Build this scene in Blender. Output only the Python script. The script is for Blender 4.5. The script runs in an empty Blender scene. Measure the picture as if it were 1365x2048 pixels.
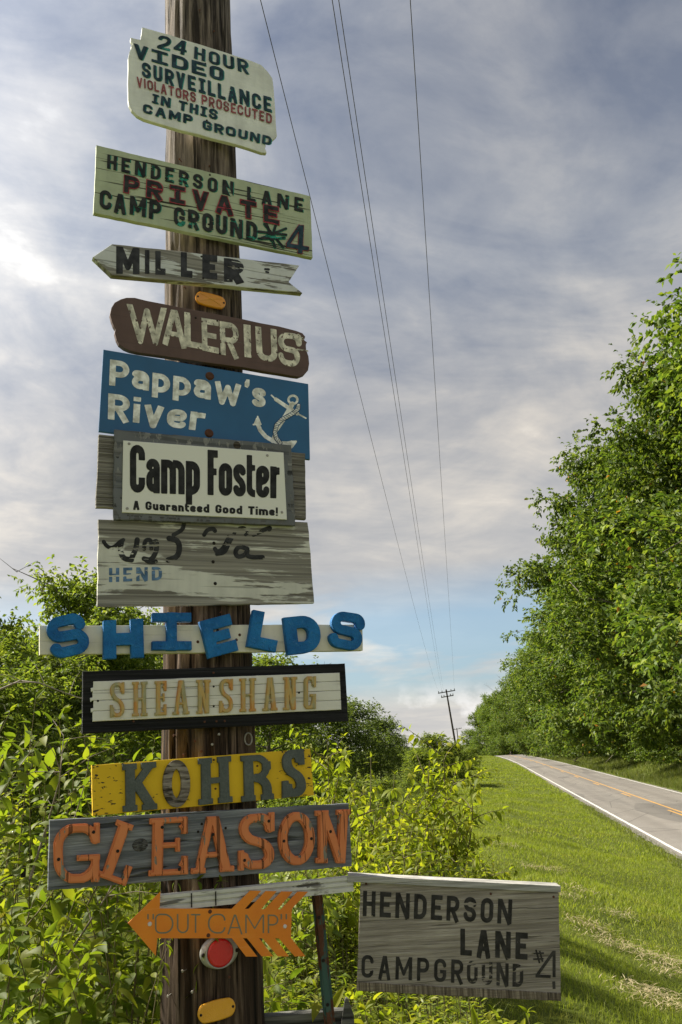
import bpy, bmesh, math, random
import numpy as np
from mathutils import Vector, Matrix

# ------------------------------------------------------------------ camera, sky, sun
SC = bpy.context.scene
COL = SC.collection
R = math.radians
EYE = 3.2                       # eye above the road surface (camera stands on the bank)
F_PX, PITCH, ROLL, TH = 1740.58, R(15.207), R(3.194), R(65.84)

cam_d = bpy.data.cameras.new('camera')
cam_o = bpy.data.objects.new('camera', cam_d)
COL.objects.link(cam_o)
cam_d.sensor_fit = 'VERTICAL'
cam_d.sensor_height = 36.0
cam_d.sensor_width = 24.0
cam_d.lens = F_PX / 2048.0 * 36.0
cam_d.clip_start = 0.05
cam_d.clip_end = 6000
cp, sp, cr, sr = math.cos(PITCH), math.sin(PITCH), math.cos(ROLL), math.sin(ROLL)
FW = Vector((0, cp, sp))
UP0 = Vector((0, -sp, cp))
RT0 = Vector((1, 0, 0))
UPV = UP0 * cr + RT0 * sr
RTV = RT0 * cr - UP0 * sr
CAM = Vector((0, 0, EYE))
cam_o.matrix_world = Matrix(((RTV.x, UPV.x, -FW.x, 0), (RTV.y, UPV.y, -FW.y, 0), (RTV.z, UPV.z, -FW.z, EYE), (0, 0, 0, 1)))
SC.camera = cam_o

SUN_H, SUN_E = R(-64), R(43)
SUN_DIR = Vector((math.sin(SUN_H) * math.cos(SUN_E), math.cos(SUN_H) * math.cos(SUN_E), math.sin(SUN_E)))

SC.view_settings.view_transform = 'Standard'
SC.view_settings.look = 'None'
SC.view_settings.gamma = 1.0
SC.view_settings.use_curve_mapping = False
SC.view_settings.exposure = 1.06

SC.cycles.max_bounces = 6
SC.cycles.diffuse_bounces = 3
SC.cycles.glossy_bounces = 2
SC.cycles.transmission_bounces = 3
SC.cycles.transparent_max_bounces = 8
SC.cycles.caustics_reflective = False
SC.cycles.caustics_refractive = False

world = bpy.data.worlds.new('World')
SC.world = world
world.use_nodes = True
world.cycles.sampling_method = 'MANUAL'
world.cycles.sample_map_resolution = 512


class NT:
    """tiny helper to write node trees"""
    def __init__(s, nt):
        s.nt = nt
        nt.nodes.clear()

    def n(s, typ, ins=None, **kw):
        nd = s.nt.nodes.new(typ)
        for k, v in kw.items():
            setattr(nd, k, v)
        for k, v in (ins or {}).items():
            s.put(nd.inputs[k], v)
        return nd

    def put(s, sock, v):
        if isinstance(v, bpy.types.NodeSocket):
            s.nt.links.new(v, sock)
        elif isinstance(v, bpy.types.Node):
            s.nt.links.new(v.outputs[0], sock)
        else:
            if isinstance(v, (tuple, list)) and len(v) == 3 and sock.type == 'RGBA':
                v = (*v, 1)
            sock.default_value = v

    def math(s, op, a, b=0.0, c=None, clamp=False):
        ins = {0: a, 1: b}
        if c is not None:
            ins[2] = c
        return s.n('ShaderNodeMath', ins, operation=op, use_clamp=clamp).outputs[0]

    def ramp(s, fac, stops, interp='LINEAR'):
        nd = s.n('ShaderNodeValToRGB', {0: fac})
        cr_ = nd.color_ramp
        cr_.interpolation = interp
        while len(cr_.elements) < len(stops):
            cr_.elements.new(0.5)
        for e, (p, c) in zip(cr_.elements, stops):
            e.position = p
            if not isinstance(c, (tuple, list)):
                c = (c, c, c)
            e.color = (*c[:3], 1)
        return nd.outputs[0]

    def mix(s, f, a, b, blend='MIX'):
        nd = s.n('ShaderNodeMix', data_type='RGBA', blend_type=blend)
        s.put(nd.inputs[0], f)
        s.put(nd.inputs[6], a)
        s.put(nd.inputs[7], b)
        return nd.outputs[2]

    def noise(s, vec, scale, detail=4, rough=0.55, dist=0.0):
        return s.n('ShaderNodeTexNoise', {'Vector': vec, 'Scale': scale, 'Detail': detail, 'Roughness': rough, 'Distortion': dist}).outputs[0]

    def mapv(s, vec, scale=(1, 1, 1), loc=(0, 0, 0), rot=(0, 0, 0)):
        return s.n('ShaderNodeMapping', {'Vector': vec, 'Location': loc, 'Rotation': rot, 'Scale': scale}).outputs[0]


def build_world():
    w = NT(world.node_tree)
    out = w.n('ShaderNodeOutputWorld')
    sky = w.n('ShaderNodeTexSky', sky_type='NISHITA', sun_disc=False)
    sky.sun_elevation = SUN_E
    sky.sun_rotation = SUN_H
    sky.altitude = 200
    sky.air_density = 1.0
    sky.dust_density = 1.5
    d = w.n('ShaderNodeTexCoord').outputs['Generated']
    sx = w.n('ShaderNodeSeparateXYZ', {0: d})
    x, y, z = sx.outputs
    zc = w.math('MAXIMUM', z, 0.0)
    zz = w.math('ADD', zc, 0.17)
    u = w.math('DIVIDE', x, zz)
    v = w.math('DIVIDE', y, zz)
    p = w.n('ShaderNodeCombineXYZ', {0: u, 1: v, 2: 0.0}).outputs[0]
    # stretched high cloud sheet
    pr = w.mapv(p, (0.95, 1.2, 1), (3.1, 1.7, 0), (0, 0, R(-28)))
    warp = w.n('ShaderNodeTexNoise', {'Vector': pr, 'Scale': 0.9, 'Detail': 3, 'Roughness': 0.5}).outputs[1]
    pw = w.n('ShaderNodeVectorMath', {0: pr, 1: w.n('ShaderNodeVectorMath', {0: warp, 'Scale': 0.9}, operation='SCALE').outputs[0]}, operation='ADD').outputs[0]
    big = w.noise(pw, 0.95, 6, 0.55, 0.25)
    fine = w.noise(w.mapv(pw, (1, 1.35, 1), (9, 4, 0)), 3.4, 7, 0.6, 0.3)
    iso = w.noise(w.mapv(d, (1, 1, 1.5), (2.2, 0.4, 1.1)), 4.2, 7, 0.58, 0.35)
    cl = w.math('ADD', w.math('ADD', w.math('MULTIPLY', big, 0.48), w.math('MULTIPLY', fine, 0.16)), w.math('MULTIPLY', iso, 0.36))
    ccol = w.ramp(cl, [(0.40, (1.30, 1.50, 1.95)), (0.47, (2.0, 2.13, 2.42)), (0.53, (2.9, 2.9, 2.96)), (0.61, (4.9, 4.8, 4.6))])
    tint = w.ramp(z, [(0.10, (1.30, 1.21, 1.06)), (0.36, (1.20, 1.13, 1.02)), (0.50, (0.94, 0.94, 0.93)), (0.68, (0.66, 0.68, 0.72))])
    ccol = w.n('ShaderNodeVectorMath', {0: ccol, 1: tint}, operation='MULTIPLY').outputs[0]
    # veil glow where the sun stands behind the cloud
    dt = w.n('ShaderNodeVectorMath', {0: d, 1: tuple(SUN_DIR)}, operation='DOT_PRODUCT').outputs[1]
    dtc = w.math('MAXIMUM', dt, 0.0)
    glow = w.math('ADD', w.math('MULTIPLY', w.math('POWER', dtc, 6.0), 2.3), w.math('MULTIPLY', w.math('POWER', dtc, 60.0), 2.0))
    glow1 = w.math('ADD', 1.0, glow)
    ccol = w.n('ShaderNodeVectorMath', {0: ccol, 'Scale': glow1}, operation='SCALE').outputs[0]
    # towards the horizon the sheet gets paler and breaks open to blue
    low = w.ramp(z, [(0.0, 1.0), (0.16, 0.7), (0.34, 0.0)])
    ccol = w.mix(w.math('MULTIPLY', low, 0.55), ccol, (3.7, 3.6, 3.45))
    hole_n = w.noise(w.mapv(d, (1.6, 1.6, 9.0), (0.35, 0.0, 0.2)), 1.7, 5, 0.55, 0.3)
    band = w.ramp(z, [(0.035, 0.0), (0.07, 1.0), (0.14, 0.9), (0.20, 0.0)])
    hole = w.math('MULTIPLY', band, w.ramp(hole_n, [(0.30, 0.0), (0.44, 1.0)]), clamp=True)
    blue = w.mix(0.6, sky.outputs[0], (0.85, 1.65, 2.35))
    col = w.mix(w.math('MULTIPLY', hole, 0.97), ccol, blue)
    # small white cumulus low over the horizon
    cu = w.noise(w.mapv(d, (1, 1, 1.25), (1.3, 0.2, 0.15)), 13.0, 6, 0.55, 0.1)
    cb = w.ramp(z, [(0.0, 0.0), (0.012, 1.0), (0.035, 0.8), (0.07, 0.0)])
    cum = w.math('MULTIPLY', w.ramp(cu, [(0.52, 0.0), (0.60, 1.0)]), cb)
    col = w.mix(w.math('MULTIPLY', cum, 0.8), col, (5.6, 5.5, 5.4))
    bg = w.n('ShaderNodeBackground', {'Color': col, 'Strength': 0.094})
    w.nt.links.new(bg.outputs[0], out.inputs[0])


build_world()

sun_d = bpy.data.lights.new('sun', 'SUN')
sun_d.energy = 5.0
sun_d.angle = R(1.6)
sun_d.color = (1.0, 0.93, 0.80)
sun_o = bpy.data.objects.new('sun', sun_d)
sun_o.rotation_euler = SUN_DIR.to_track_quat('Z', 'Y').to_euler()
sun_o.location = (-20, 10, 30)
COL.objects.link(sun_o)

# ------------------------------------------------------------------ helpers


def ray(px, py):
    return RTV * ((px - 682.5) / F_PX) - UPV * ((py - 1024) / F_PX) + FW


SN = Vector((-math.cos(TH), math.sin(TH), 0))      # points away from the viewer, into the boards
SU = Vector((math.sin(TH), math.cos(TH), 0))       # along the boards, to the right


def on_plane(px, py, d, n=SN):
    r = ray(px, py)
    return CAM + r * (d / r.dot(n))


def at_y(px, py, Y):
    r = ray(px, py)
    return CAM + r * (Y / r.y)


def tag(o, label=None, cat=None, group=None, kind=None):
    if label:
        o['label'] = label
    if cat:
        o['category'] = cat
    if group:
        o['group'] = group
    if kind:
        o['kind'] = kind
    return o


def empty(name, loc, rz=0.0):
    o = bpy.data.objects.new(name, None)
    o.empty_display_size = 0.1
    o.location = loc
    o.rotation_euler = (0, 0, rz)
    COL.objects.link(o)
    return o


def link(name, me, parent=None, mat=None, loc=None):
    o = bpy.data.objects.new(name, me)
    if mat is not None and len(me.materials) == 0:
        me.materials.append(mat)
    if parent is not None:
        o.parent = parent
    if loc is not None:
        o.location = loc
    COL.objects.link(o)
    return o


def mesh_np(name, verts, faces, smooth=False):
    """verts (n,3); faces (m,k) int array of equal-size faces"""
    verts = np.asarray(verts, dtype=np.float32)
    faces = np.asarray(faces, dtype=np.int32)
    me = bpy.data.meshes.new(name)
    me.vertices.add(len(verts))
    me.vertices.foreach_set('co', verts.ravel())
    k = faces.shape[1]
    me.loops.add(faces.size)
    me.loops.foreach_set('vertex_index', faces.ravel())
    me.polygons.add(len(faces))
    me.polygons.foreach_set('loop_start', np.arange(0, faces.size, k, dtype=np.int32))
    me.polygons.foreach_set('loop_total', np.full(len(faces), k, dtype=np.int32))
    if smooth:
        me.polygons.foreach_set('use_smooth', np.ones(len(faces), dtype=bool))
    me.update()
    me.validate()
    return me


def bm_mesh(name, bm, smooth=False):
    me = bpy.data.meshes.new(name)
    bmesh.ops.recalc_face_normals(bm, faces=bm.faces)
    bm.to_mesh(me)
    bm.free()
    if smooth:
        for p in me.polygons:
            p.use_smooth = True
    return me


def bm_box(bm, c, s, m=None):
    r = bmesh.ops.create_cube(bm, size=1.0)
    bmesh.ops.scale(bm, vec=s, verts=r['verts'])
    if m is not None:
        bmesh.ops.transform(bm, matrix=m, verts=r['verts'])
    bmesh.ops.translate(bm, vec=c, verts=r['verts'])
    return r['verts']


def tube(path, radii, n=8, cap=True):
    """returns verts, quads for a tapered tube along path"""
    path = [Vector(p) for p in path]
    V, Fc = [], []
    prev = None
    for i, p in enumerate(path):
        t = (path[min(i + 1, len(path) - 1)] - path[max(i - 1, 0)])
        if t.length < 1e-9:
            t = Vector((0, 0, 1))
        t.normalize()
        if prev is None:
            a = t.orthogonal().normalized()
        else:
            a = (prev - t * prev.dot(t))
            a = a.normalized() if a.length > 1e-6 else t.orthogonal().normalized()
        prev = a
        b = t.cross(a)
        for k in range(n):
            an = 2 * math.pi * k / n
            V.append(tuple(p + (a * math.cos(an) + b * math.sin(an)) * radii[i]))
    for i in range(len(path) - 1):
        for k in range(n):
            k2 = (k + 1) % n
            Fc.append((i * n + k, i * n + k2, (i + 1) * n + k2, (i + 1) * n + k))
    return V, Fc


class Tubes:
    def __init__(s):
        s.V, s.F = [], []

    def add(s, path, radii, n=6):
        V, Fc = tube(path, radii, n)
        o = len(s.V)
        s.V += V
        s.F += [tuple(i + o for i in f) for f in Fc]
        return s

    def mesh(s, name):
        return mesh_np(name, s.V, s.F, True)


# ------------------------------------------------------------------ materials
MATS = {}


def mat(name):
    m = bpy.data.materials.new(name)
    m.use_nodes = True
    MATS[name] = m
    t = NT(m.node_tree)
    t.out = t.n('ShaderNodeOutputMaterial')
    return m, t


def finish(t, color, rough=0.7, bump=None, strength=0.3, dist=0.01, metallic=0.0, spec=0.3, **kw):
    ins = {'Base Color': color, 'Roughness': rough, 'Metallic': metallic, 'Specular IOR Level': spec}
    ins.update(kw)
    b = t.n('ShaderNodeBsdfPrincipled', ins)
    if bump is not None:
        bn = t.n('ShaderNodeBump', {'Height': bump, 'Strength': strength, 'Distance': dist})
        t.nt.links.new(bn.outputs[0], b.inputs['Normal'])
    t.nt.links.new(b.outputs[0], t.out.inputs[0])
    return b


def objc(t):
    return t.n('ShaderNodeTexCoord').outputs['Object']


def grain(t, co, seed=0.0, along=0.9, across=60.0):
    across = across * 1.35
    """streaky wood grain running along local X; returns height 0..1"""
    w = t.noise(t.mapv(co, (2.0, 2.0, 2.0), (seed, seed, 0)), 3.0, 2)
    c2 = t.n('ShaderNodeVectorMath', {0: co, 1: t.n('ShaderNodeCombineXYZ', {2: t.math('MULTIPLY', w, 0.008)}).outputs[0]}, operation='ADD').outputs[0]
    return t.noise(t.mapv(c2, (along, across * 0.3, across), (seed * 3.1, seed, seed * 1.7)), 1.0, 6, 0.65)


def wood(name, dark, light, seed=0.0, across=60.0, along=0.9, crack=0.5, rough=0.85):
    m, t = mat(name)
    co = objc(t)
    g = grain(t, co, seed, along, across)
    blot = t.noise(co, 4.0, 4)
    col = t.ramp(g, [(0.36, tuple(.7 * a for a in dark)), (0.46, dark), (0.53, tuple(0.5 * (a + b) for a, b in zip(dark, light))), (0.64, light)])
    fib = t.noise(t.mapv(co, (9, 20, 330), (seed, 1, 2)), 1.0, 3, .6)
    col = t.mix(t.ramp(fib, [(.40, .45), (.56, 0.0)]), col, tuple(.55 * a for a in dark))
    col = t.mix(t.ramp(blot, [(0.38, 0.0), (0.66, 0.55)]), col, tuple(0.7 * a for a in dark))
    ck = t.noise(t.mapv(co, (along * 1.2, 10, across * 1.3), (seed + 5, 0, seed)), 1.0, 3, 0.5)
    ckm = t.ramp(ck, [(0.35, 1.0), (0.40, 0.0)])
    col = t.mix(t.math('MULTIPLY', ckm, crack), col, tuple(0.18 * a for a in dark))
    hgt = t.math('SUBTRACT', g, t.math('MULTIPLY', ckm, crack))
    finish(t, col, rough, hgt, 0.9, 0.006, spec=0.15)
    return m


def paint_wood(name, paint, wd, wl, peel=0.3, seed=0.0, stretch=0.35, scale=14.0, dirt=0.35, crack=0.4, pv=0.10, across=60.0):
    """painted board whose paint peels along the grain"""
    m, t = mat(name)
    co = objc(t)
    g = grain(t, co, seed, 0.9, across)
    wcol = t.ramp(g, [(0.38, wd), (0.62, wl)])
    pn = t.noise(t.mapv(co, (stretch, 1, 1), (seed * 2.3, seed, seed * 4.1)), scale, 6, 0.6, 0.35)
    pn2 = t.math('ADD', t.math('MULTIPLY', pn, 0.72), t.math('MULTIPLY', g, 0.28))
    th = 0.30 + 0.32 * peel
    msk = t.ramp(pn2, [(th, 0.0), (th + 0.018, 1.0)])
    var = t.noise(co, 9.0, 5, 0.6)
    pc = t.mix(t.ramp(var, [(0.36, dirt * 1.5), (0.6, 0.0)]), paint, tuple(a * 0.62 for a in paint))
    streak = t.noise(t.mapv(co, (30, 1, 2.0), (seed, 0, 0)), 1.0, 3)
    pc = t.mix(t.ramp(streak, [(0.45, 0.0), (0.8, dirt)]), pc, tuple(a * 0.6 for a in paint))
    ck = t.noise(t.mapv(co, (2.2, 10, across * 1.1), (seed + 2, 0, seed + 7)), 1.0, 3, 0.5)
    ckm = t.math('MULTIPLY', t.ramp(ck, [(0.365, 1.0), (0.405, 0.0)]), crack)
    pc = t.mix(ckm, pc, tuple(a * 0.35 for a in wd))
    col = t.mix(msk, wcol, pc)
    h = t.math('ADD', t.math('MULTIPLY', msk, 0.6), t.math('SUBTRACT', t.math('MULTIPLY', g, 0.35), ckm))
    finish(t, col, 0.72, h, 0.5, 0.003, spec=0.25)
    return m


def letter_paint(name, color, wear=0.25, seed=0.0, scale=16.0, stretch=0.3, bands=0.0):
    """flat painted lettering; worn away (cut through) where the paint is gone"""
    m, t = mat(name)
    co = objc(t)
    pn = t.noise(t.mapv(co, (stretch, 1, 1), (seed, seed * 2, seed * 3)), scale, 6, 0.62, 0.3)
    fine = t.noise(t.mapv(co, (4, 1, 70), (seed, 0, 0)), 1.0, 4, 0.6)
    pn = t.math('ADD', t.math('MULTIPLY', pn, 0.66), t.math('MULTIPLY', fine, 0.34))
    th = 0.28 + 0.32 * wear
    msk = t.ramp(pn, [(th, 0.0), (th + 0.015, 1.0)])
    var = t.noise(co, 30.0, 3)
    pc = t.mix(t.ramp(var, [(.36, 0.0), (.64, 1.0)]), tuple(a * 0.62 for a in color), tuple(min(1, a * 1.35 + 0.012) for a in color))
    b = t.n('ShaderNodeBsdfPrincipled', {'Base Color': pc, 'Roughness': 0.65, 'Specular IOR Level': 0.25})
    tr = t.n('ShaderNodeBsdfTransparent')
    mx = t.n('ShaderNodeMixShader', {0: msk, 1: tr.outputs[0], 2: b.outputs[0]})
    t.nt.links.new(mx.outputs[0], t.out.inputs[0])
    return m


def plain(name, color, rough=0.5, metallic=0.0, var=0.15, scale=20.0, spec=0.4, bump=0.1, **kw):
    m, t = mat(name)
    co = objc(t)
    n = t.noise(co, scale, 5)
    col = t.mix(n, tuple(a * (1 - var * 1.6) for a in color), tuple(min(1, a * (1 + var)) for a in color))
    finish(t, col, rough, n, bump, 0.003, metallic, spec, **kw)
    return m


def leaf_mat(name, ca, cb, cc, trans=0.45, rough=0.45, spec=0.4, obj_var=0.25, tint=(1.25, 1.3, 0.5), orange=0.0, patch=None, spots=0.0):
    """leaf colour differs from leaf to leaf and from plant to plant; light shines through"""
    m, t = mat(name)
    geo = t.n('ShaderNodeNewGeometry')
    oi = t.n('ShaderNodeObjectInfo')
    rnd = t.math('FRACT', t.math('ADD', geo.outputs['Random Per Island'], oi.outputs['Random']))
    col = t.ramp(rnd, [(0.0, ca), (0.55, cb), (1.0, cc)])
    if orange:
        col = t.mix(t.math('GREATER_THAN', t.math('FRACT', t.math('MULTIPLY', rnd, 37.7)), 1.0 - orange), col, (0.42, 0.20, 0.035))
    if patch is not None:                       # tufts that have dried out
        pn = t.noise(objc(t), 1.1, 5, .65)
        col = t.mix(t.ramp(pn, [(.54, 0.0), (.70, .55)]), col, patch)
        pn2 = t.noise(t.mapv(objc(t), (1, 1, 1), (31, 7, 0)), .7, 4, .6)
        col = t.mix(t.ramp(pn2, [(.54, 0.0), (.70, .4)]), col, tuple(.45 * c for c in ca))
    if spots:                                   # browned, eaten patches on the leaf
        sn = t.noise(t.mapv(objc(t), (5, 5, 5), (0, 0, 0)), 1.3, 4, .6)
        col = t.mix(t.ramp(sn, [(.62, 0.0), (.70, spots)]), col, (.16, .11, .04))
    pv = t.math('ADD', 1.0 - obj_var * 0.5, t.math('MULTIPLY', oi.outputs['Random'], obj_var))
    col = t.n('ShaderNodeVectorMath', {0: col, 'Scale': pv}, operation='SCALE').outputs[0]
    b = t.n('ShaderNodeBsdfPrincipled', {'Base Color': col, 'Roughness': rough, 'Specular IOR Level': spec})
    tcol = t.n('ShaderNodeVectorMath', {0: col, 1: tint}, operation='MULTIPLY').outputs[0]
    tr = t.n('ShaderNodeBsdfTranslucent', {'Color': tcol})
    mx = t.n('ShaderNodeMixShader', {0: trans, 1: b.outputs[0], 2: tr.outputs[0]})
    t.nt.links.new(mx.outputs[0], t.out.inputs[0])
    return m


def pole_mat():
    m, t = mat('creosote_pole_wood')
    co = objc(t)
    g = t.noise(t.mapv(co, (40, 40, 2.2)), 1.0, 7, 0.68)
    b = t.noise(t.mapv(co, (7, 7, 1.1), (3, 1, 4)), 1.0, 5, 0.6)
    col = t.ramp(g, [(0.36, (0.016, 0.010, 0.007)), (0.47, (0.075, 0.050, 0.034)), (0.58, (0.22, 0.155, 0.105)), (0.70, (0.46, 0.35, 0.25))])
    col = t.mix(t.ramp(b, [(0.45, 0.0), (0.64, 0.65)]), col, (0.034, 0.023, 0.016))
    z = t.n('ShaderNodeSeparateXYZ', {0: co}).outputs[2]
    up = t.ramp(t.math('MULTIPLY', z, 0.1), [(0.28, 0.0), (0.52, 0.55)])
    grey = t.ramp(g, [(0.38, (0.04, 0.034, 0.030)), (0.66, (0.36, 0.32, 0.285))])
    col = t.mix(up, col, grey)
    low_ = t.ramp(t.math('MULTIPLY', z, 0.1), [(0.18, 0.55), (0.29, 0.3), (0.40, 0.0)])
    col = t.mix(t.math('MULTIPLY', low_, t.ramp(b, [(0.36, 0.2), (0.55, 1.0)])), col, (0.020, 0.013, 0.009))
    ck = t.noise(t.mapv(co, (46, 46, 1.3), (7, 2, 1)), 1.0, 3, 0.55)
    ckm = t.ramp(ck, [(0.36, 1.0), (0.41, 0.0)])
    col = t.mix(t.math('MULTIPLY', ckm, .9), col, (0.008, 0.006, 0.004))
    finish(t, col, 0.85, t.math('SUBTRACT', g, ckm), 1.0, 0.012, spec=0.15)
    return m


M_POLE = pole_mat()
M_POLE_FAR = plain('dark_pole_wood', (0.055, 0.045, 0.038), 0.9, 0, 0.3)
M_WIRE = plain('wire_metal', (0.05, 0.05, 0.055), 0.6)
M_RUST = plain('rusty_iron', (0.11, 0.045, 0.025), 0.9, 0.0, 0.4, 60)
M_SCREW = plain('zinc_screw', (0.35, 0.33, 0.29), 0.5, 0.4, 0.3, 90)
M_HOLE = plain('dark_nail', (0.018, 0.013, 0.010), 0.9)

# ------------------------------------------------------------------ glyph outlines from strokes


def fillet(pts, r, closed=False, n=6):
    pts = [np.array(p, float) for p in pts]
    N = len(pts)
    out = []
    rng = range(N) if closed else range(N)
    for i in rng:
        if not closed and i in (0, N - 1):
            out.append(pts[i])
            continue
        a, b, c = pts[i - 1], pts[i], pts[(i + 1) % N]
        la, lc = np.linalg.norm(a - b), np.linalg.norm(c - b)
        k = min(r, la * 0.5 if (closed or i > 1) else la, lc * 0.5 if (closed or i < N - 2) else lc)
        p0 = b + (a - b) / la * k
        p1 = b + (c - b) / lc * k
        for j in range(n + 1):
            s = j / n
            # circular-ish corner (rational quadratic)
            w = 0.7071
            den = (1 - s) ** 2 + 2 * w * s * (1 - s) + s * s
            out.append(((1 - s) ** 2 * p0 + 2 * w * s * (1 - s) * b + s * s * p1) / den)
    if closed:
        out.append(out[0])
    return [tuple(p) for p in out]


def glyph(ch, w, t, r=0.2, serif_i=False):
    """list of (polyline, thickness) in a box w x 1 ; t = stroke thickness"""
    h = t / 2
    x0, x1, y0, y1, xm, ym = h, w - h, h, 1 - h, w / 2, 0.5
    S = []
    a = lambda pts, k=1.0: S.append((list(pts), t * k))
    X = 0.73                                                    # x-height of the small letters
    yx = X - h
    if ch == 'A':
        a([(x0 * 0.85, -0.06), (xm - t * 0.03, 1.04)]); a([(w - x0 * 0.85, -0.06), (xm + t * 0.03, 1.04)]); a([(w * 0.22, 0.30), (w * 0.78, 0.30)], 0.8)
    elif ch == 'C':
        a(fillet([(x1, 0.68), (x1, y1), (x0, y1), (x0, y0), (x1, y0), (x1, 0.32)], r))
    elif ch == 'D':
        a([(x0, 0), (x0, 1)]); a(fillet([(x0 * 0.5, y1), (x1, y1), (x1, y0), (x0 * 0.5, y0)], max(r, 0.25)))
    elif ch == 'E':
        a([(x0, 0), (x0, 1)]); a([(x0, y1), (w, y1)]); a([(x0, y0), (w, y0)]); a([(x0, ym), (w * 0.86, ym)], 0.9)
    elif ch == 'F':
        a([(x0, 0), (x0, 1)]); a([(x0, y1), (w, y1)]); a([(x0, 0.52), (w * 0.88, 0.52)], 0.9)
    elif ch == 'G':
        a(fillet([(x1, 0.70), (x1, y1), (x0, y1), (x0, y0), (x1, y0), (x1, 0.47)], r)); a([(x1 + h, 0.45), (w * 0.5, 0.45)], 0.85)
    elif ch == 'H':
        a([(x0, 0), (x0, 1)]); a([(x1, 0), (x1, 1)]); a([(x0, ym), (x1, ym)], 0.95)
    elif ch == 'I':
        a([(xm, 0), (xm, 1)])
        if serif_i:
            a([(0, y1), (w, y1)], 0.9); a([(0, y0), (w, y0)], 0.9)
    elif ch == 'K':
        a([(x0, 0), (x0, 1)]); a([(x0, 0.38), (x1 + h * .5, 1.05)]); a([(w * 0.36, 0.58), (x1 + h * .6, -0.06)])
    elif ch == 'L':
        a([(x0, 0), (x0, 1)]); a([(x0, y0), (w, y0)])
    elif ch == 'M':
        a([(x0, 0), (x0, 1)]); a([(x1, 0), (x1, 1)]); a([(x0, 1.02), (xm, 0.25), (x1, 1.02)], 0.85)
    elif ch == 'N':
        a([(x0, 0), (x0, 1)]); a([(x1, 0), (x1, 1)]); a([(x0, 1.03), (x1, -0.03)])
    elif ch in 'O0':
        a(fillet([(x0, ym), (x0, y1), (x1, y1), (x1, y0), (x0, y0), (x0, ym - 0.001)], r, True))
    elif ch == 'P':
        a([(x0, 0), (x0, 1)]); a(fillet([(x0 * .5, y1), (x1, y1), (x1, 0.45), (x0 * .5, 0.45)], max(r, 0.2)))
    elif ch == 'R':
        a([(x0, 0), (x0, 1)]); a(fillet([(x0 * .5, y1), (x1, y1), (x1, 0.46), (x0 * .5, 0.46)], max(r, 0.2))); a([(w * 0.42, 0.5), (w - h * 0.85, -0.05)])
    elif ch == 'S':
        a(fillet([(x1, 0.70), (x1, y1), (x0, y1), (x0, 0.52), (x1, 0.48), (x1, y0), (x0, y0), (x0, 0.30)], r))
    elif ch == 'T':
        a([(xm, 0), (xm, 1)]); a([(0, y1), (w, y1)])
    elif ch == 'U':
        a(fillet([(x0, 1), (x0, y0), (x1, y0), (x1, 1)], max(r, 0.2)))
    elif ch == 'V':
        a([(x0 * 0.9, 1.05), (xm, -0.03), (w - x0 * 0.9, 1.05)])
    elif ch == 'W':
        a([(x0, 1.05), (w * 0.29, -0.03), (xm, 0.85), (w * 0.71, -0.03), (x1, 1.05)])
    elif ch == '2':
        a(fillet([(x0, 0.68), (x0, y1), (x1, y1), (x1, 0.52), (x0, y0 + 0.05), (x0, y0)], r)); a([(0, y0), (w, y0)])
    elif ch == '4':
        a([(w * 0.72, 0), (w * 0.72, 1)]); a([(w * 0.70, 1.0), (x0, 0.32)]); a([(0, 0.30), (w, 0.30)], 0.9)
    elif ch == '#':
        a([(w * .3, 0), (w * .45, 1)]); a([(w * .62, 0), (w * .77, 1)]); a([(0, .33), (w, .36)]); a([(0, .66), (w, .69)])
    elif ch == '"':
        a([(x0, .72), (x0, 1)]); a([(x1, .72), (x1, 1)])
    elif ch == "'":
        a([(xm - .06, .70), (xm + .08, 1.0)], 0.9)
    elif ch == '!':
        a([(xm, .27), (xm, 1)], 1.1); a([(xm, 0), (xm, .16)], 1.1)
    # small letters
    elif ch == 'a':
        a(fillet([(x0, X - 0.16), (x0, yx), (x1, yx), (x1, 0)], r)); a(fillet([(x1, 0.44), (x0, 0.44), (x0, y0), (x1, y0 + 0.04)], r))
    elif ch == 'd':
        a([(x1, 0), (x1, 1)]); a(fillet([(x1, yx), (x0, yx), (x0, y0), (x1, y0)], r))
    elif ch == 'e':
        a(fillet([(x0, 0.37), (x1, 0.37), (x1, yx), (x0, yx), (x0, y0), (x1, y0), (x1, 0.2)], r))
    elif ch == 'i':
        a([(xm, 0), (xm, X)]); a([(xm, X + 0.10), (xm, 1.0)], 1.1)
    elif ch == 'm':
        a([(x0, 0), (x0, X)]); a(fillet([(x0, yx), (xm, yx), (xm, 0)], r)); a(fillet([(xm, yx), (x1, yx), (x1, 0)], r))
    elif ch == 'n':
        a([(x0, 0), (x0, X)]); a(fillet([(x0, yx), (x1, yx), (x1, 0)], r))
    elif ch == 'o':
        a(fillet([(x0, X / 2), (x0, yx), (x1, yx), (x1, y0), (x0, y0), (x0, X / 2 - 0.001)], r, True))
    elif ch == 'p':
        a([(x0, -0.22), (x0, X)]); a(fillet([(x0, yx), (x1, yx), (x1, y0), (x0, y0)], r))
    elif ch == 'r':
        a([(x0, 0), (x0, X)]); a(fillet([(x0, yx - .08), (x0 + t * .6, yx), (w, yx - .02)], r))
    elif ch == 's':
        a(fillet([(x1, X - 0.2), (x1, yx), (x0, yx), (x0, 0.42), (x1, 0.32), (x1, y0), (x0, y0), (x0, 0.2)], r))
    elif ch == 't':
        a(fillet([(xm - t * .3, 0.95), (xm - t * .3, y0), (w, y0)], r)); a([(0, X - h * .8), (w, X - h * .8)], 0.8)
    elif ch == 'u':
        a(fillet([(x0, X), (x0, y0), (x1, y0)], r)); a([(x1, 0), (x1, X)])
    elif ch == 'v':
        a([(x0, X + .03), (xm, -0.03), (x1, X + .03)])
    elif ch == 'w':
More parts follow.
